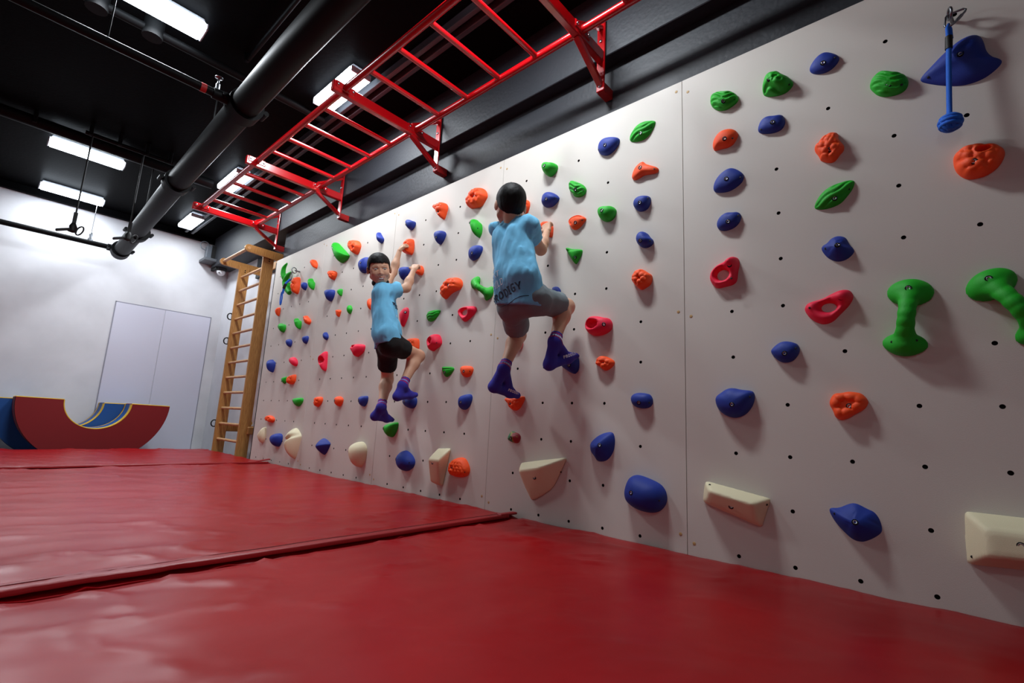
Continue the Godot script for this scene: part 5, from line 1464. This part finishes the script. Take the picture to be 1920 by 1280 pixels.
# surface nets: one vertex in each cell that the surface crosses, one quad round each crossed edge
func net_arrays(f: Callable, lo: Vector3, hi: Vector3, cell: float) -> Array:
	var nx := int(ceil((hi.x - lo.x) / cell)) + 2
	var ny := int(ceil((hi.y - lo.y) / cell)) + 2
	var nz := int(ceil((hi.z - lo.z) / cell)) + 2
	var sx := 1
	var sy := nx
	var sz := nx * ny
	var val := PackedFloat32Array()
	val.resize(nx * ny * nz)
	var done := PackedByteArray()
	done.resize(nx * ny * nz)
	var cellv := PackedInt32Array()
	cellv.resize(nx * ny * nz)
	cellv.fill(-1)
	var B := 4
	var reach := B * cell * 0.87 * 1.35 + cell
	var v := PackedVector3Array()
	var cells := PackedInt32Array()
	var off := [0, sx, sy, sx + sy, sz, sx + sz, sy + sz, sx + sy + sz]
	var ex := [[0, 1], [2, 3], [4, 5], [6, 7], [0, 2], [1, 3], [4, 6], [5, 7], [0, 4], [1, 5], [2, 6], [3, 7]]
	var co := [Vector3(0, 0, 0), Vector3(1, 0, 0), Vector3(0, 1, 0), Vector3(1, 1, 0), Vector3(0, 0, 1), Vector3(1, 0, 1), Vector3(0, 1, 1), Vector3(1, 1, 1)]
	for bz in range(0, nz - 1, B):
		for by in range(0, ny - 1, B):
			for bx in range(0, nx - 1, B):
				var dc: float = f.call(lo + Vector3(bx + B * 0.5, by + B * 0.5, bz + B * 0.5) * cell)
				if absf(dc) > reach:
					continue
				var x1 := mini(bx + B, nx - 1)
				var y1 := mini(by + B, ny - 1)
				var z1 := mini(bz + B, nz - 1)
				for z in range(bz, z1 + 1):
					for y in range(by, y1 + 1):
						for x in range(bx, x1 + 1):
							var i := x + y * sy + z * sz
							if done[i] == 0:
								done[i] = 1
								val[i] = f.call(lo + Vector3(x, y, z) * cell)
				for z in range(bz, z1):
					for y in range(by, y1):
						for x in range(bx, x1):
							var i := x + y * sy + z * sz
							var inside := 0
							for o in off:
								if val[i + o] < 0.0:
									inside += 1
							if inside == 0 or inside == 8:
								continue
							var s := Vector3.ZERO
							var n := 0
							for e in ex:
								var va := val[i + off[e[0]]]
								var vb := val[i + off[e[1]]]
								if (va < 0.0) != (vb < 0.0):
									s += (co[e[0]] as Vector3).lerp(co[e[1]], va / (va - vb))
									n += 1
							cellv[i] = v.size()
							cells.append(i)
							v.append(lo + (Vector3(x, y, z) + s / n) * cell)
	var idx := PackedInt32Array()
	for i in cells:
		for ax in 3:
			var s1: int = [sx, sy, sz][ax]
			var s2: int = [sy, sz, sx][ax]
			var s3: int = [sz, sx, sy][ax]
			if i - s2 - s3 < 0:
				continue
			if done[i + s1] == 0 or (val[i] < 0.0) == (val[i + s1] < 0.0):
				continue
			var a := cellv[i - s2 - s3]
			var b := cellv[i - s3]
			var c := cellv[i]
			var d := cellv[i - s2]
			if a < 0 or b < 0 or c < 0 or d < 0:
				continue
			if val[i] < 0.0:
				idx.append_array([a, c, b, a, d, c])
			else:
				idx.append_array([a, b, c, a, c, d])
	return [v, idx]

func net(f: Callable, lo: Vector3, hi: Vector3, cell: float) -> ArrayMesh:
	var r := net_arrays(f, lo, hi, cell)
	return commit(r[0], r[1])

func field_mesh(f: Field, cell: float, grow := 0.02, tint = null) -> ArrayMesh:
	var b := field_box(f, grow)
	var r := net_arrays(f.d, b[0], b[1], cell)
	var col := PackedColorArray()
	if tint:
		for p in r[0]:
			col.append(tint.call(p))
	return commit(r[0], r[1], true, col)

func field_box(f: Field, grow: float) -> Array:
	var lo := Vector3.ONE * 99
	var hi := -lo
	for i in f.a.size():
		for q in [[f.a[i], f.r0[i]], [f.a[i] + f.ba[i], f.r0[i] + f.dr[i]]]:
			lo = lo.min(q[0] - Vector3.ONE * q[1])
			hi = hi.max(q[0] + Vector3.ONE * q[1])
	for e in f.ell:
		var t := e.affine_inverse()
		var r := Vector3(absf(t.basis.x.x) + absf(t.basis.y.x) + absf(t.basis.z.x), absf(t.basis.x.y) + absf(t.basis.y.y) + absf(t.basis.z.y), absf(t.basis.x.z) + absf(t.basis.y.z) + absf(t.basis.z.z))
		lo = lo.min(t.origin - r)
		hi = hi.max(t.origin + r)
	return [lo - Vector3.ONE * grow, hi + Vector3.ONE * grow]

# lettering pressed onto a field's surface: o is the start of the line, u along it, w up it, into the direction of travel
func lettering(text: String, f: Field, o: Vector3, u: Vector3, w: Vector3, into: Vector3, height: float, bold := true, squeeze := 1.0) -> ArrayMesh:
	var font := SystemFont.new()
	font.font_names = PackedStringArray(["Droid Sans"])
	font.font_weight = 700 if bold else 400
	var tm := TextMesh.new()
	tm.font = font
	tm.text = text
	tm.font_size = 64
	tm.pixel_size = height / 46.0
	tm.depth = 0.0
	tm.curve_step = 1.0
	tm.horizontal_alignment = HORIZONTAL_ALIGNMENT_LEFT
	var arr := tm.get_mesh_arrays()
	var v: PackedVector3Array = arr[Mesh.ARRAY_VERTEX]
	var idx: PackedInt32Array = arr[Mesh.ARRAY_INDEX] if arr[Mesh.ARRAY_INDEX] != null else PackedInt32Array(range(v.size()))
	var out := PackedVector3Array()
	var nrm := PackedVector3Array()
	var hit := PackedByteArray()
	for p in v:
		var q := o + u * p.x * squeeze + w * p.y - into * 0.25
		var gone := 0.0
		var ok := 0
		while gone < 0.45:
			var d := f.d(q) - 0.002
			if d < 0.0005:
				ok = 1
				break
			var step := clampf(d * 0.8, 0.0004, 0.05)
			gone += step
			q += into * step
		hit.append(ok)
		out.append(q)
		nrm.append(-into)
	var kept := PackedInt32Array()
	for i in range(0, idx.size(), 3):
		var p0 := out[idx[i]]
		var p1 := out[idx[i + 1]]
		var p2 := out[idx[i + 2]]
		var span := maxf(p0.distance_to(p1), maxf(p1.distance_to(p2), p2.distance_to(p0)))
		if hit[idx[i]] + hit[idx[i + 1]] + hit[idx[i + 2]] == 3 and span < height * 1.25:
			kept.append_array([idx[i], idx[i + 1], idx[i + 2]])
	if kept.is_empty():
		print("no lettering: ", text)
		return ArrayMesh.new()
	idx = kept
	var a := []
	a.resize(Mesh.ARRAY_MAX)
	a[Mesh.ARRAY_VERTEX] = out
	a[Mesh.ARRAY_NORMAL] = nrm
	a[Mesh.ARRAY_INDEX] = idx
	var m := ArrayMesh.new()
	m.add_surface_from_arrays(Mesh.PRIMITIVE_TRIANGLES, a)
	return m

# ---------------------------------------------------------------- the two children
func add_hand(f: Field, wrist: Vector3, dir: Vector3, palm: Vector3, thumb: Vector3, sc: float):
	dir = dir.normalized()
	palm = (palm - dir * palm.dot(dir)).normalized()
	thumb = (thumb - dir * thumb.dot(dir) - palm * thumb.dot(palm)).normalized()
	var base := wrist + dir * 0.054 * sc
	var lens := [0.040, 0.044, 0.041, 0.033]
	var side := [0.0215, 0.0072, -0.0075, -0.0215]
	for i in 4:
		var k: Vector3 = base + thumb * side[i] * sc + palm * 0.001 - dir * [0.002, 0.0, 0.002, 0.006][i] * sc
		f.cap(wrist + thumb * side[i] * 0.55 * sc, k, 0.0125 * sc, 0.0088 * sc)
		var p := k
		var r := 0.0078
		for s in 3:
			var ang: float = [0.55, 1.25, 1.9][s] + 0.08 * i
			var q: Vector3 = p + (dir * cos(ang) + palm * sin(ang) + thumb * side[i] * 1.5) * lens[i] * [0.46, 0.3, 0.26][s] * 1.15 * sc
			f.cap(p, q, r * sc, (r - 0.0008) * sc)
			r -= 0.0008
			p = q
	var a := wrist + dir * 0.014 * sc + thumb * 0.016 * sc
	var b := a + (thumb * 0.75 + dir * 0.6 + palm * 0.25).normalized() * 0.03 * sc
	var c := b + (thumb * 0.1 + dir * 0.7 + palm * 0.7).normalized() * 0.026 * sc
	f.cap(a, b, 0.0125 * sc, 0.0092 * sc)
	f.cap(b, c, 0.0092 * sc, 0.0068 * sc)

func merge(parts: Array, tint = null) -> ArrayMesh:
	var v := PackedVector3Array()
	var idx := PackedInt32Array()
	var col := PackedColorArray()
	for p in parts:
		var b := v.size()
		v.append_array(p[0])
		for i in p[1]:
			idx.append(i + b)
		if p.size() > 2:
			col.append_array(p[2])
	return commit(v, idx, true, col)

const SKIN := Color(0.62, 0.35, 0.225)

func person(c: Dictionary):
	var J: Dictionary = c.joints
	var t := thing("person", c.label, "person", Vector3(J.waist.x, 0.0, J.waist.z))
	var zero := Vector3(J.waist.x, 0.0, J.waist.z)
	var j := {}
	for k in J:
		j[k] = J[k] - zero
	var skin := paint(Color(1, 1, 1), 0.55)
	skin.vertex_color_use_as_albedo = true
	var s: Vector3 = (j.rsh - j.lsh).normalized()
	var hips: Vector3 = (j.hipR + j.hipL) / 2
	var up: Vector3 = (j.neck - hips).normalized()
	var hs: Vector3 = (j.hipR - j.hipL).normalized()
	# ---- body
	var b := Field.new()
	b.k = 0.03
	b.cap(j.neck - up * 0.03, j.head - c.hup * 0.03, 0.036, 0.036)
	b.cap(j.rsh, j.lsh, 0.036, 0.036)
	for q in [s * 0.04, -s * 0.04]:
		b.cap(j.chest + q, j.waist + q, 0.066, 0.062)
		b.cap(j.waist + q, hips + q * 0.8 + up * 0.035, 0.06, 0.058)
	for q in [["rsh", "relb", "rwr"], ["lsh", "lelb", "lwr"]]:
		b.cap(j[q[0]], j[q[1]], 0.034, 0.027)
		b.cap(j[q[1]], j[q[1]].lerp(j[q[2]], 0.35), 0.027, 0.027)
		b.cap(j[q[1]].lerp(j[q[2]], 0.35), j[q[2]], 0.027, 0.0175)
	for q in [["hipR", "rknee", "rank"], ["hipL", "lknee", "lank"]]:
		b.cap(j[q[0]], j[q[1]], 0.058, 0.041)
		var back: Vector3 = (j[q[0]] - j[q[1]]).normalized() * 0.012
		b.cap(j[q[1]], j[q[1]].lerp(j[q[2]], 0.3) + back, 0.039, 0.0405)
		b.cap(j[q[1]].lerp(j[q[2]], 0.3) + back, j[q[2]], 0.0405, 0.025)
	for q in [["rank", "rheel", "rtoe"], ["lank", "lheel", "ltoe"]]:
		b.cap(j[q[0]], j[q[1]], 0.025, 0.024)
		b.cap(j[q[1]], j[q[2]], 0.023, 0.016)
	var bb := field_box(b, 0.02)
	var body := net_arrays(b.d, bb[0], bb[1], 0.01)
	var plain := PackedColorArray()
	plain.resize(body[0].size())
	plain.fill(SKIN)
	body.append(plain)
	var parts := [body]
	# ---- hands
	for q in c.hands:
		var hf := Field.new()
		hf.k = 0.007
		var w: Vector3 = j[q[0]]
		hf.cap(j[q[4]].lerp(w, 0.75), w, 0.0185, 0.0165)
		add_hand(hf, w, q[1], q[2], q[3], 1.0)
		var hb := field_box(hf, 0.01)
		var ha := net_arrays(hf.d, hb[0], hb[1], 0.0034)
		var pc := PackedColorArray()
		pc.resize(ha[0].size())
		pc.fill(SKIN)
		ha.append(pc)
		parts.append(ha)
	# ---- head, in its own frame: x to the child's right, y up, face towards -z
	var fw: Vector3 = c.face.normalized()
	var rt: Vector3 = fw.cross(c.hup).normalized()
	var hu := rt.cross(fw).normalized()
	var hb2 := Basis(rt, hu, -fw)
	var H := Transform3D(hb2, j.head)
	var h := Field.new()
	h.k = 0.022
	h.egg(Vector3(0, 0.022, 0.012), Vector3(0.071, 0.078, 0.086))
	h.egg(Vector3(0, -0.022, -0.022), Vector3(0.06, 0.074, 0.06))
	h.cap(Vector3(-0.012, -0.083, -0.052), Vector3(0.012, -0.083, -0.052), 0.019, 0.019)
	for e in [-1, 1]:
		h.cap(Vector3(e * 0.034, -0.036, -0.053), Vector3(e * 0.038, -0.02, -0.048), 0.026, 0.022)
		h.cap(Vector3(e * 0.05, -0.055, -0.005), Vector3(e * 0.02, -0.085, -0.04), 0.02, 0.018)
	h.cap(Vector3(0, -0.06, 0.03), Vector3(0, -0.11, 0.035), 0.042, 0.036)
	var fine := Field.new()
	fine.k = 0.008
	fine.cap(Vector3(0, -0.012, -0.08), Vector3(0, -0.036, -0.0895), 0.0055, 0.009)
	fine.cap(Vector3(-0.0105, -0.039, -0.081), Vector3(0.0105, -0.039, -0.081), 0.007, 0.007)
	for e in [-1, 1]:
		fine.egg(Vector3(e * 0.077, -0.012, 0.012), Vector3(0.007, 0.028, 0.017), Basis(Vector3.UP, e * -0.45))
		fine.cap(Vector3(e * 0.018, 0.01, -0.0755), Vector3(e * 0.044, 0.007, -0.064), 0.006, 0.005)
	# lips
	for e in [-1, 1]:
		fine.cap(Vector3(e * 0.027, -0.0575, -0.0665), Vector3(e * 0.014, -0.0635, -0.0755), 0.003, 0.0042)
		fine.cap(Vector3(e * 0.014, -0.0635, -0.0755), Vector3(0, -0.0655, -0.0785), 0.0042, 0.0045)
		fine.cap(Vector3(e * 0.027, -0.0575, -0.0665), Vector3(e * 0.014, -0.0765, -0.072), 0.003, 0.0042)
		fine.cap(Vector3(e * 0.014, -0.0765, -0.072), Vector3(0, -0.081, -0.0745), 0.0042, 0.0046)
	var hd := func(p: Vector3) -> float:
		var m := h.d(p)
		# eye sockets
		for e in [-1.0, 1.0]:
			var q := p - Vector3(e * 0.03, -0.007, -0.088)
			var dd := (Vector3(q.x / 0.016, q.y / 0.006, q.z / 0.014).length() - 1.0) * 0.006
			var hh0 := maxf(0.01 - absf(m + dd), 0.0) / 0.01
			m = maxf(m, -dd) + hh0 * hh0 * 0.0025
		var g := fine.d(p)
		var hh := maxf(0.009 - absf(m - g), 0.0) / 0.009
		return minf(m, g) - hh * hh * 0.009 * 0.25
	var head := net_arrays(hd, Vector3(-0.1, -0.125, -0.115), Vector3(0.1, 0.115, 0.115), 0.0036)
	var hc := PackedColorArray()
	for i in head[0].size():
		var p: Vector3 = head[0][i]
		var col := SKIN
		if p.z < -0.04:
			var lx := absf(p.x)
			# lips and brows
			var lq := pow(lx / 0.027, 2.0)
			if lx < 0.028 and p.y < -0.0625 + 0.009 * lq and p.y > -0.085 + 0.025 * lq and p.z < -0.058:
				col = Color(0.46, 0.15, 0.12)
			if lx > 0.016 and lx < 0.046 and absf(p.y - (0.0145 - 0.1 * absf(lx - 0.028))) < 0.0026:
				col = Color(0.2, 0.095, 0.06)
			if lx > 0.017 and lx < 0.045 and absf(p.y - (-0.002 - 8.0 * pow(lx - 0.03, 2.0))) < 0.0022:
				col = Color(0.08, 0.035, 0.025)
		hc.append(col)
	var hv: PackedVector3Array = head[0]
	for i in hv.size():
		hv[i] = H * hv[i]
	parts.append([hv, head[1], hc])
	obj("body", merge(parts), skin, t)
	# eyes and teeth
	for e in [-1, 1]:
		var sp := SphereMesh.new()
		sp.radius = 0.0115
		sp.height = 0.023
		sp.radial_segments = 16
		sp.rings = 10
		var eye := obj("eye", sp, paint(Color(0.9, 0.88, 0.86), 0.25), t)
		eye.transform = H * Transform3D(Basis.from_scale(Vector3(1.1, 0.42, 0.8)), Vector3(e * 0.03, -0.0072, -0.0715))
		var ir := SphereMesh.new()
		ir.radius = 0.0062
		ir.height = 0.0124
		ir.radial_segments = 12
		ir.rings = 8
		var iris := obj("iris", ir, paint(Color(0.07, 0.045, 0.035), 0.15), eye)
		iris.position = Vector3(0.0, 0.0, -0.0078)
	var row := []
	for k in 9:
		var x := lerpf(-0.02, 0.02, k / 8.0)
		row.append(Vector3(x, -0.0722 + 0.0125 * pow(x / 0.025, 2.0), -0.0795 + 0.009 * pow(x / 0.025, 2.0)))
	var teeth := obj("teeth", tube(row, 0.0042, 8), paint(Color(0.92, 0.89, 0.85), 0.3), t)
	teeth.transform = H
	# ---- hair
	var hair := Field.new()
	hair.k = 0.015
	hair.egg(Vector3(0, 0.027, 0.014), Vector3(0.079, 0.085, 0.096))
	hair.egg(Vector3(0, -0.018, 0.03), Vector3(0.07, 0.06, 0.07))
	hair.noise = FastNoiseLite.new()
	hair.noise.seed = 3
	hair.noise.frequency = 40.0
	hair.amp = 0.0022
	hair.stretch = Vector3(2.2, 0.35, 2.2)
	var edge := FastNoiseLite.new()
	edge.seed = 8
	edge.frequency = 60.0
	var hairf := func(p: Vector3) -> float:
		var m := hair.d(p)
		# the hairline: fringe in front, above the ears, down to the nape
		var line := 0.034 if p.z < -0.03 else lerpf(0.0, -0.072, clampf((p.z - 0.015) / 0.05, 0.0, 1.0))
		if p.z >= -0.04 and p.z < 0.015:
			line = lerpf(0.034, -0.012, clampf((p.z + 0.04) / 0.02, 0.0, 1.0))
			if p.z > -0.005:
				line = lerpf(-0.012, 0.006, clampf((p.z + 0.005) / 0.02, 0.0, 1.0))
		line += edge.get_noise_2d(p.x * 1.6, p.z * 0.6) * 0.009
		return maxf(m, line - p.y)
	var hm := net(hairf, Vector3(-0.1, -0.08, -0.11), Vector3(0.1, 0.13, 0.13), 0.0045)
	var hmat := paint(Color(0.045, 0.042, 0.042), 0.5)
	hmat.roughness = 0.62
	hmat.metallic_specular = 0.35
	var ho := obj("hair", hm, hmat, t)
	ho.transform = H
	if c.has("mask"):
		var mk := Field.new()
		mk.k = 0.02
		mk.egg(Vector3(0, -0.1, -0.005), Vector3(0.06, 0.036, 0.056))
		var mf := func(p: Vector3) -> float:
			return maxf(maxf(mk.d(p), p.y + 0.066 + p.z * 0.3), -(hd.call(p) - 0.0))
		var mo := obj("face_mask", net(mf, Vector3(-0.09, -0.13, -0.1), Vector3(0.09, 0.0, 0.07), 0.0045), paint(Color(0.02, 0.02, 0.024), 0.8), t)
		mo.transform = H
		mo.set_meta("label", "black face mask pulled down under the chin")
	# ---- shirt
	var sh := Field.new()
	sh.k = 0.04
	sh.cap(j.rsh, j.lsh, 0.05, 0.05)
	for q in [s, -s]:
		var qh: Vector3 = hs if q == s else -hs
		sh.cap(j.chest + q * 0.042, j.waist + q * 0.045, 0.076, 0.078)
		sh.cap(j.waist + q * 0.045, hips + qh * 0.05 - up * 0.02, 0.08, 0.088)
		# the cloth hangs straight from the shoulder blades to the hem
		sh.cap(j.chest + q * 0.05 + up * 0.05 + c.drape * 0.3, hips + qh * 0.058 - up * 0.03 + c.drape, 0.055, 0.058)
	sh.cap(j.chest + up * 0.06, j.neck - up * 0.012, 0.06, 0.044)
	var cutat := []
	for q in [["rsh", "relb"], ["lsh", "lelb"]]:
		var d: Vector3 = j[q[1]] - j[q[0]]
		var e: Vector3 = j[q[0]] + d * c.sleeve
		sh.cap(j[q[0]], e + d.normalized() * 0.03, 0.046, c.cuff_r)
		cutat.append([e, d.normalized()])
	sh.noise = FastNoiseLite.new()
	sh.noise.seed = 17
	sh.noise.frequency = 9.0
	sh.noise.fractal_octaves = 3
	sh.noise.fractal_gain = 0.45
	sh.amp = 0.0125
	sh.stretch = Vector3(1.7, 0.42, 1.7)
	var hem: Plane = Plane((-up + c.hem_tilt).normalized(), hips + c.hem_at)
	var shf := func(p: Vector3) -> float:
		var m := sh.d(p)
		m = maxf(m, hem.distance_to(p))
		for q in cutat:
			# the sleeve ends a little way down the arm
			var along: float = (p - q[0]).dot(q[1])
			if along < 0.13 and (p - q[0] - q[1] * along).length() < 0.085:
				m = maxf(m, along)
		return maxf(m, (p - j.neck).dot(up) - 0.012 - 0.25 * absf((p - j.neck).dot(s)))
	var sb := field_box(sh, 0.02)
	var sr := net_arrays(shf, sb[0], sb[1], 0.0065)
	var cloth := noise_normal(0.2, 41, 3.0, 256)
	var shm := tri(paint(Color(0.46, 0.78, 0.94), 0.85), Vector3(5, 5, 5), null, cloth, 0.2)
	var shirt := obj("shirt", commit(sr[0], sr[1]), shm, t)
	for q in c.prints:
		# [text, start, along, up, into, height, white?, bold?]
		var u: Vector3 = q[2].normalized()
		var into: Vector3 = q[4].normalized()
		var w: Vector3 = (q[3] - u * q[3].dot(u)).normalized()
		var m: Material = paint(Color(0.9, 0.93, 0.96), 0.7) if q[6] else paint(Color(0.05, 0.07, 0.22), 0.7)
		obj("print", lettering(q[0], sh, q[1] - zero, u, w, into, q[5], q[7]), m, shirt)
	for q in c.lines:
		var pts := []
		for k in 24:
			var p: Vector3 = (q[0] as Vector3).lerp(q[1], k / 23.0) - zero - q[2].normalized() * 0.25
			var gone := 0.0
			while gone < 0.45:
				var d := sh.d(p)
				if d < 0.0006:
					pts.append(p)
					break
				var step := clampf(d * 0.8, 0.0004, 0.05)
				gone += step
				p += q[2].normalized() * step
		if pts.size() < 2:
			continue
		obj("print", tube(pts, 0.0018, 6), paint(Color(0.05, 0.07, 0.22), 0.7), shirt)
	# ---- shorts
	var so := Field.new()
	so.k = 0.03
	so.cap(hips + hs * 0.05 + up * 0.05, hips - hs * 0.05 + up * 0.05, 0.074, 0.074)
	so.cap(j.hipR, j.hipL, 0.077, 0.077)
	var ends := []
	for q in [["hipR", "rknee", c.shortR], ["hipL", "lknee", c.shortL]]:
		var d: Vector3 = j[q[1]] - j[q[0]]
		so.cap(j[q[0]], j[q[0]] + d * (q[2] + 0.12), 0.072, 0.066)
		ends.append([j[q[0]] + d * q[2], d.normalized()])
	so.noise = FastNoiseLite.new()
	so.noise.seed = 27
	so.noise.frequency = 9.0
	so.amp = 0.008
	var sof := func(p: Vector3) -> float:
		var m := so.d(p)
		for q in ends:
			var along: float = (p - q[0]).dot(q[1])
			if along < 0.16 and (p - q[0] - q[1] * along).length() < 0.1:
				m = maxf(m, along)
		return m
	var ob := field_box(so, 0.02)
	obj("shorts", net(sof, ob[0], ob[1], 0.008), tri(paint(c.shorts, 0.85), Vector3(5, 5, 5), null, cloth, 0.3), t)
	# ---- socks
	var sockm := paint(Color(1, 1, 1), 0.85)
	sockm.vertex_color_use_as_albedo = true
	for q in [["rknee", "rank", "rheel", "rtoe"], ["lknee", "lank", "lheel", "ltoe"]]:
		var f := Field.new()
		f.k = 0.018
		var shin: Vector3 = (j[q[0]] - j[q[1]])
		var cuff: Vector3 = j[q[1]] + shin * c.cuff
		var toe: Vector3 = j[q[3]]
		var heel: Vector3 = j[q[2]]
		f.cap(cuff + shin * 0.06, j[q[1]], 0.033, 0.029)
		f.cap(j[q[1]], heel, 0.029, 0.029)
		var ball := heel.lerp(toe, 0.68)
		f.cap(j[q[1]], ball, 0.028, 0.022)
		f.cap(heel, ball, 0.028, 0.0255)
		f.cap(ball, toe, 0.0255, 0.0185)
		f.cuts.append(Plane(shin.normalized(), cuff))
		var sn := shin.normalized()
		var tint := func(p: Vector3) -> Color:
			var e := (cuff - p).dot(sn)
			if (cuff - p - sn * e).length() > 0.045:
				return Color(0.035, 0.03, 0.36)
			if (e > 0.013 and e < 0.02) or (e > 0.039 and e < 0.046):
				return Color(0.4, 0.01, 0.06)
			if c.has("mask") and e > 0.025 and e < 0.033:
				return Color(0.35, 0.3, 0.6)
			return Color(0.035, 0.03, 0.36)
		var sock := obj("sock", field_mesh(f, 0.0045, 0.015, tint), sockm, t)
		if c.has("sock_print"):
			var dn: Vector3 = c.sock_print
			var along := sn.cross(dn).normalized()
			if along.z < 0:
				along = -along
			var into := (dn - sn * dn.dot(sn)).normalized()
			obj("print", lettering("PRODIGY", f, cuff - sn * 0.036 - along * 0.026, along, sn, into, 0.012, true), paint(Color(0.92, 0.92, 0.95), 0.8), sock)
			var fd := (toe - heel).normalized()
			var fin := (dn - fd * dn.dot(fd)).normalized()
			var fup := fin.cross(fd).normalized()
			if fup.y < 0:
				fup = -fup
			obj("print", lettering("PRODIGY", f, heel.lerp(toe, 0.42) + fup * 0.012, fd, fup, fin, 0.015, true), paint(Color(0.92, 0.92, 0.95), 0.8), sock)

func climbers():
	person({
		"label": "boy in light blue T-shirt and grey shorts climbing, seen from behind",
		"joints": NEAR,
		"face": Vector3(0.6, 0.12, -0.85), "hup": Vector3(-0.05, 1, 0.02),
		"hands": [["rwr", Vector3(0.25, 1.0, -0.42), Vector3(1, -0.2, 0), Vector3(0, 0.2, -1), "relb"], ["lwr", Vector3(0.3, 1, 0.1), Vector3(1, -0.2, 0), Vector3(0, 0, 1), "lelb"]],
		"sleeve": 0.55, "cuff_r": 0.046, "drape": Vector3(-0.045, 0, -0.01), "hem_tilt": Vector3(0.0, 0.0, -0.35), "hem_at": Vector3(0, -0.02, 0),
		"shorts": Color(0.45, 0.5, 0.52), "shortR": 0.76, "shortL": 0.74, "cuff": 0.17,
		"prints": PRINTS_NEAR, "lines": LINES_NEAR, "sock_print": Vector3(0.68, 0.1, -0.73)})
	person({
		"label": "smiling boy in light blue T-shirt and black shorts, looking back at camera",
		"joints": FARK,
		"face": Vector3(-0.42, -0.24, 0.86), "hup": Vector3(-0.16, 1, -0.12), "mask": true,
		"hands": [["rwr", Vector3(0.5, 0.8, -0.35), Vector3(0.8, -0.4, -0.5), Vector3(0.3, 0.2, -1), "relb"], ["lwr", Vector3(0.45, 0.85, -0.1), Vector3(0.9, -0.3, 0.1), Vector3(0.2, -0.4, 1), "lelb"]],
		"sleeve": 0.72, "cuff_r": 0.056, "drape": Vector3(-0.03, 0, 0.01), "hem_tilt": Vector3(0.0, 0.0, -0.12), "hem_at": Vector3(0, -0.005, 0),
		"shorts": Color(0.03, 0.03, 0.035), "shortR": 0.5, "shortL": 0.62, "cuff": 0.2,
		"prints": PRINTS_FAR, "lines": []})
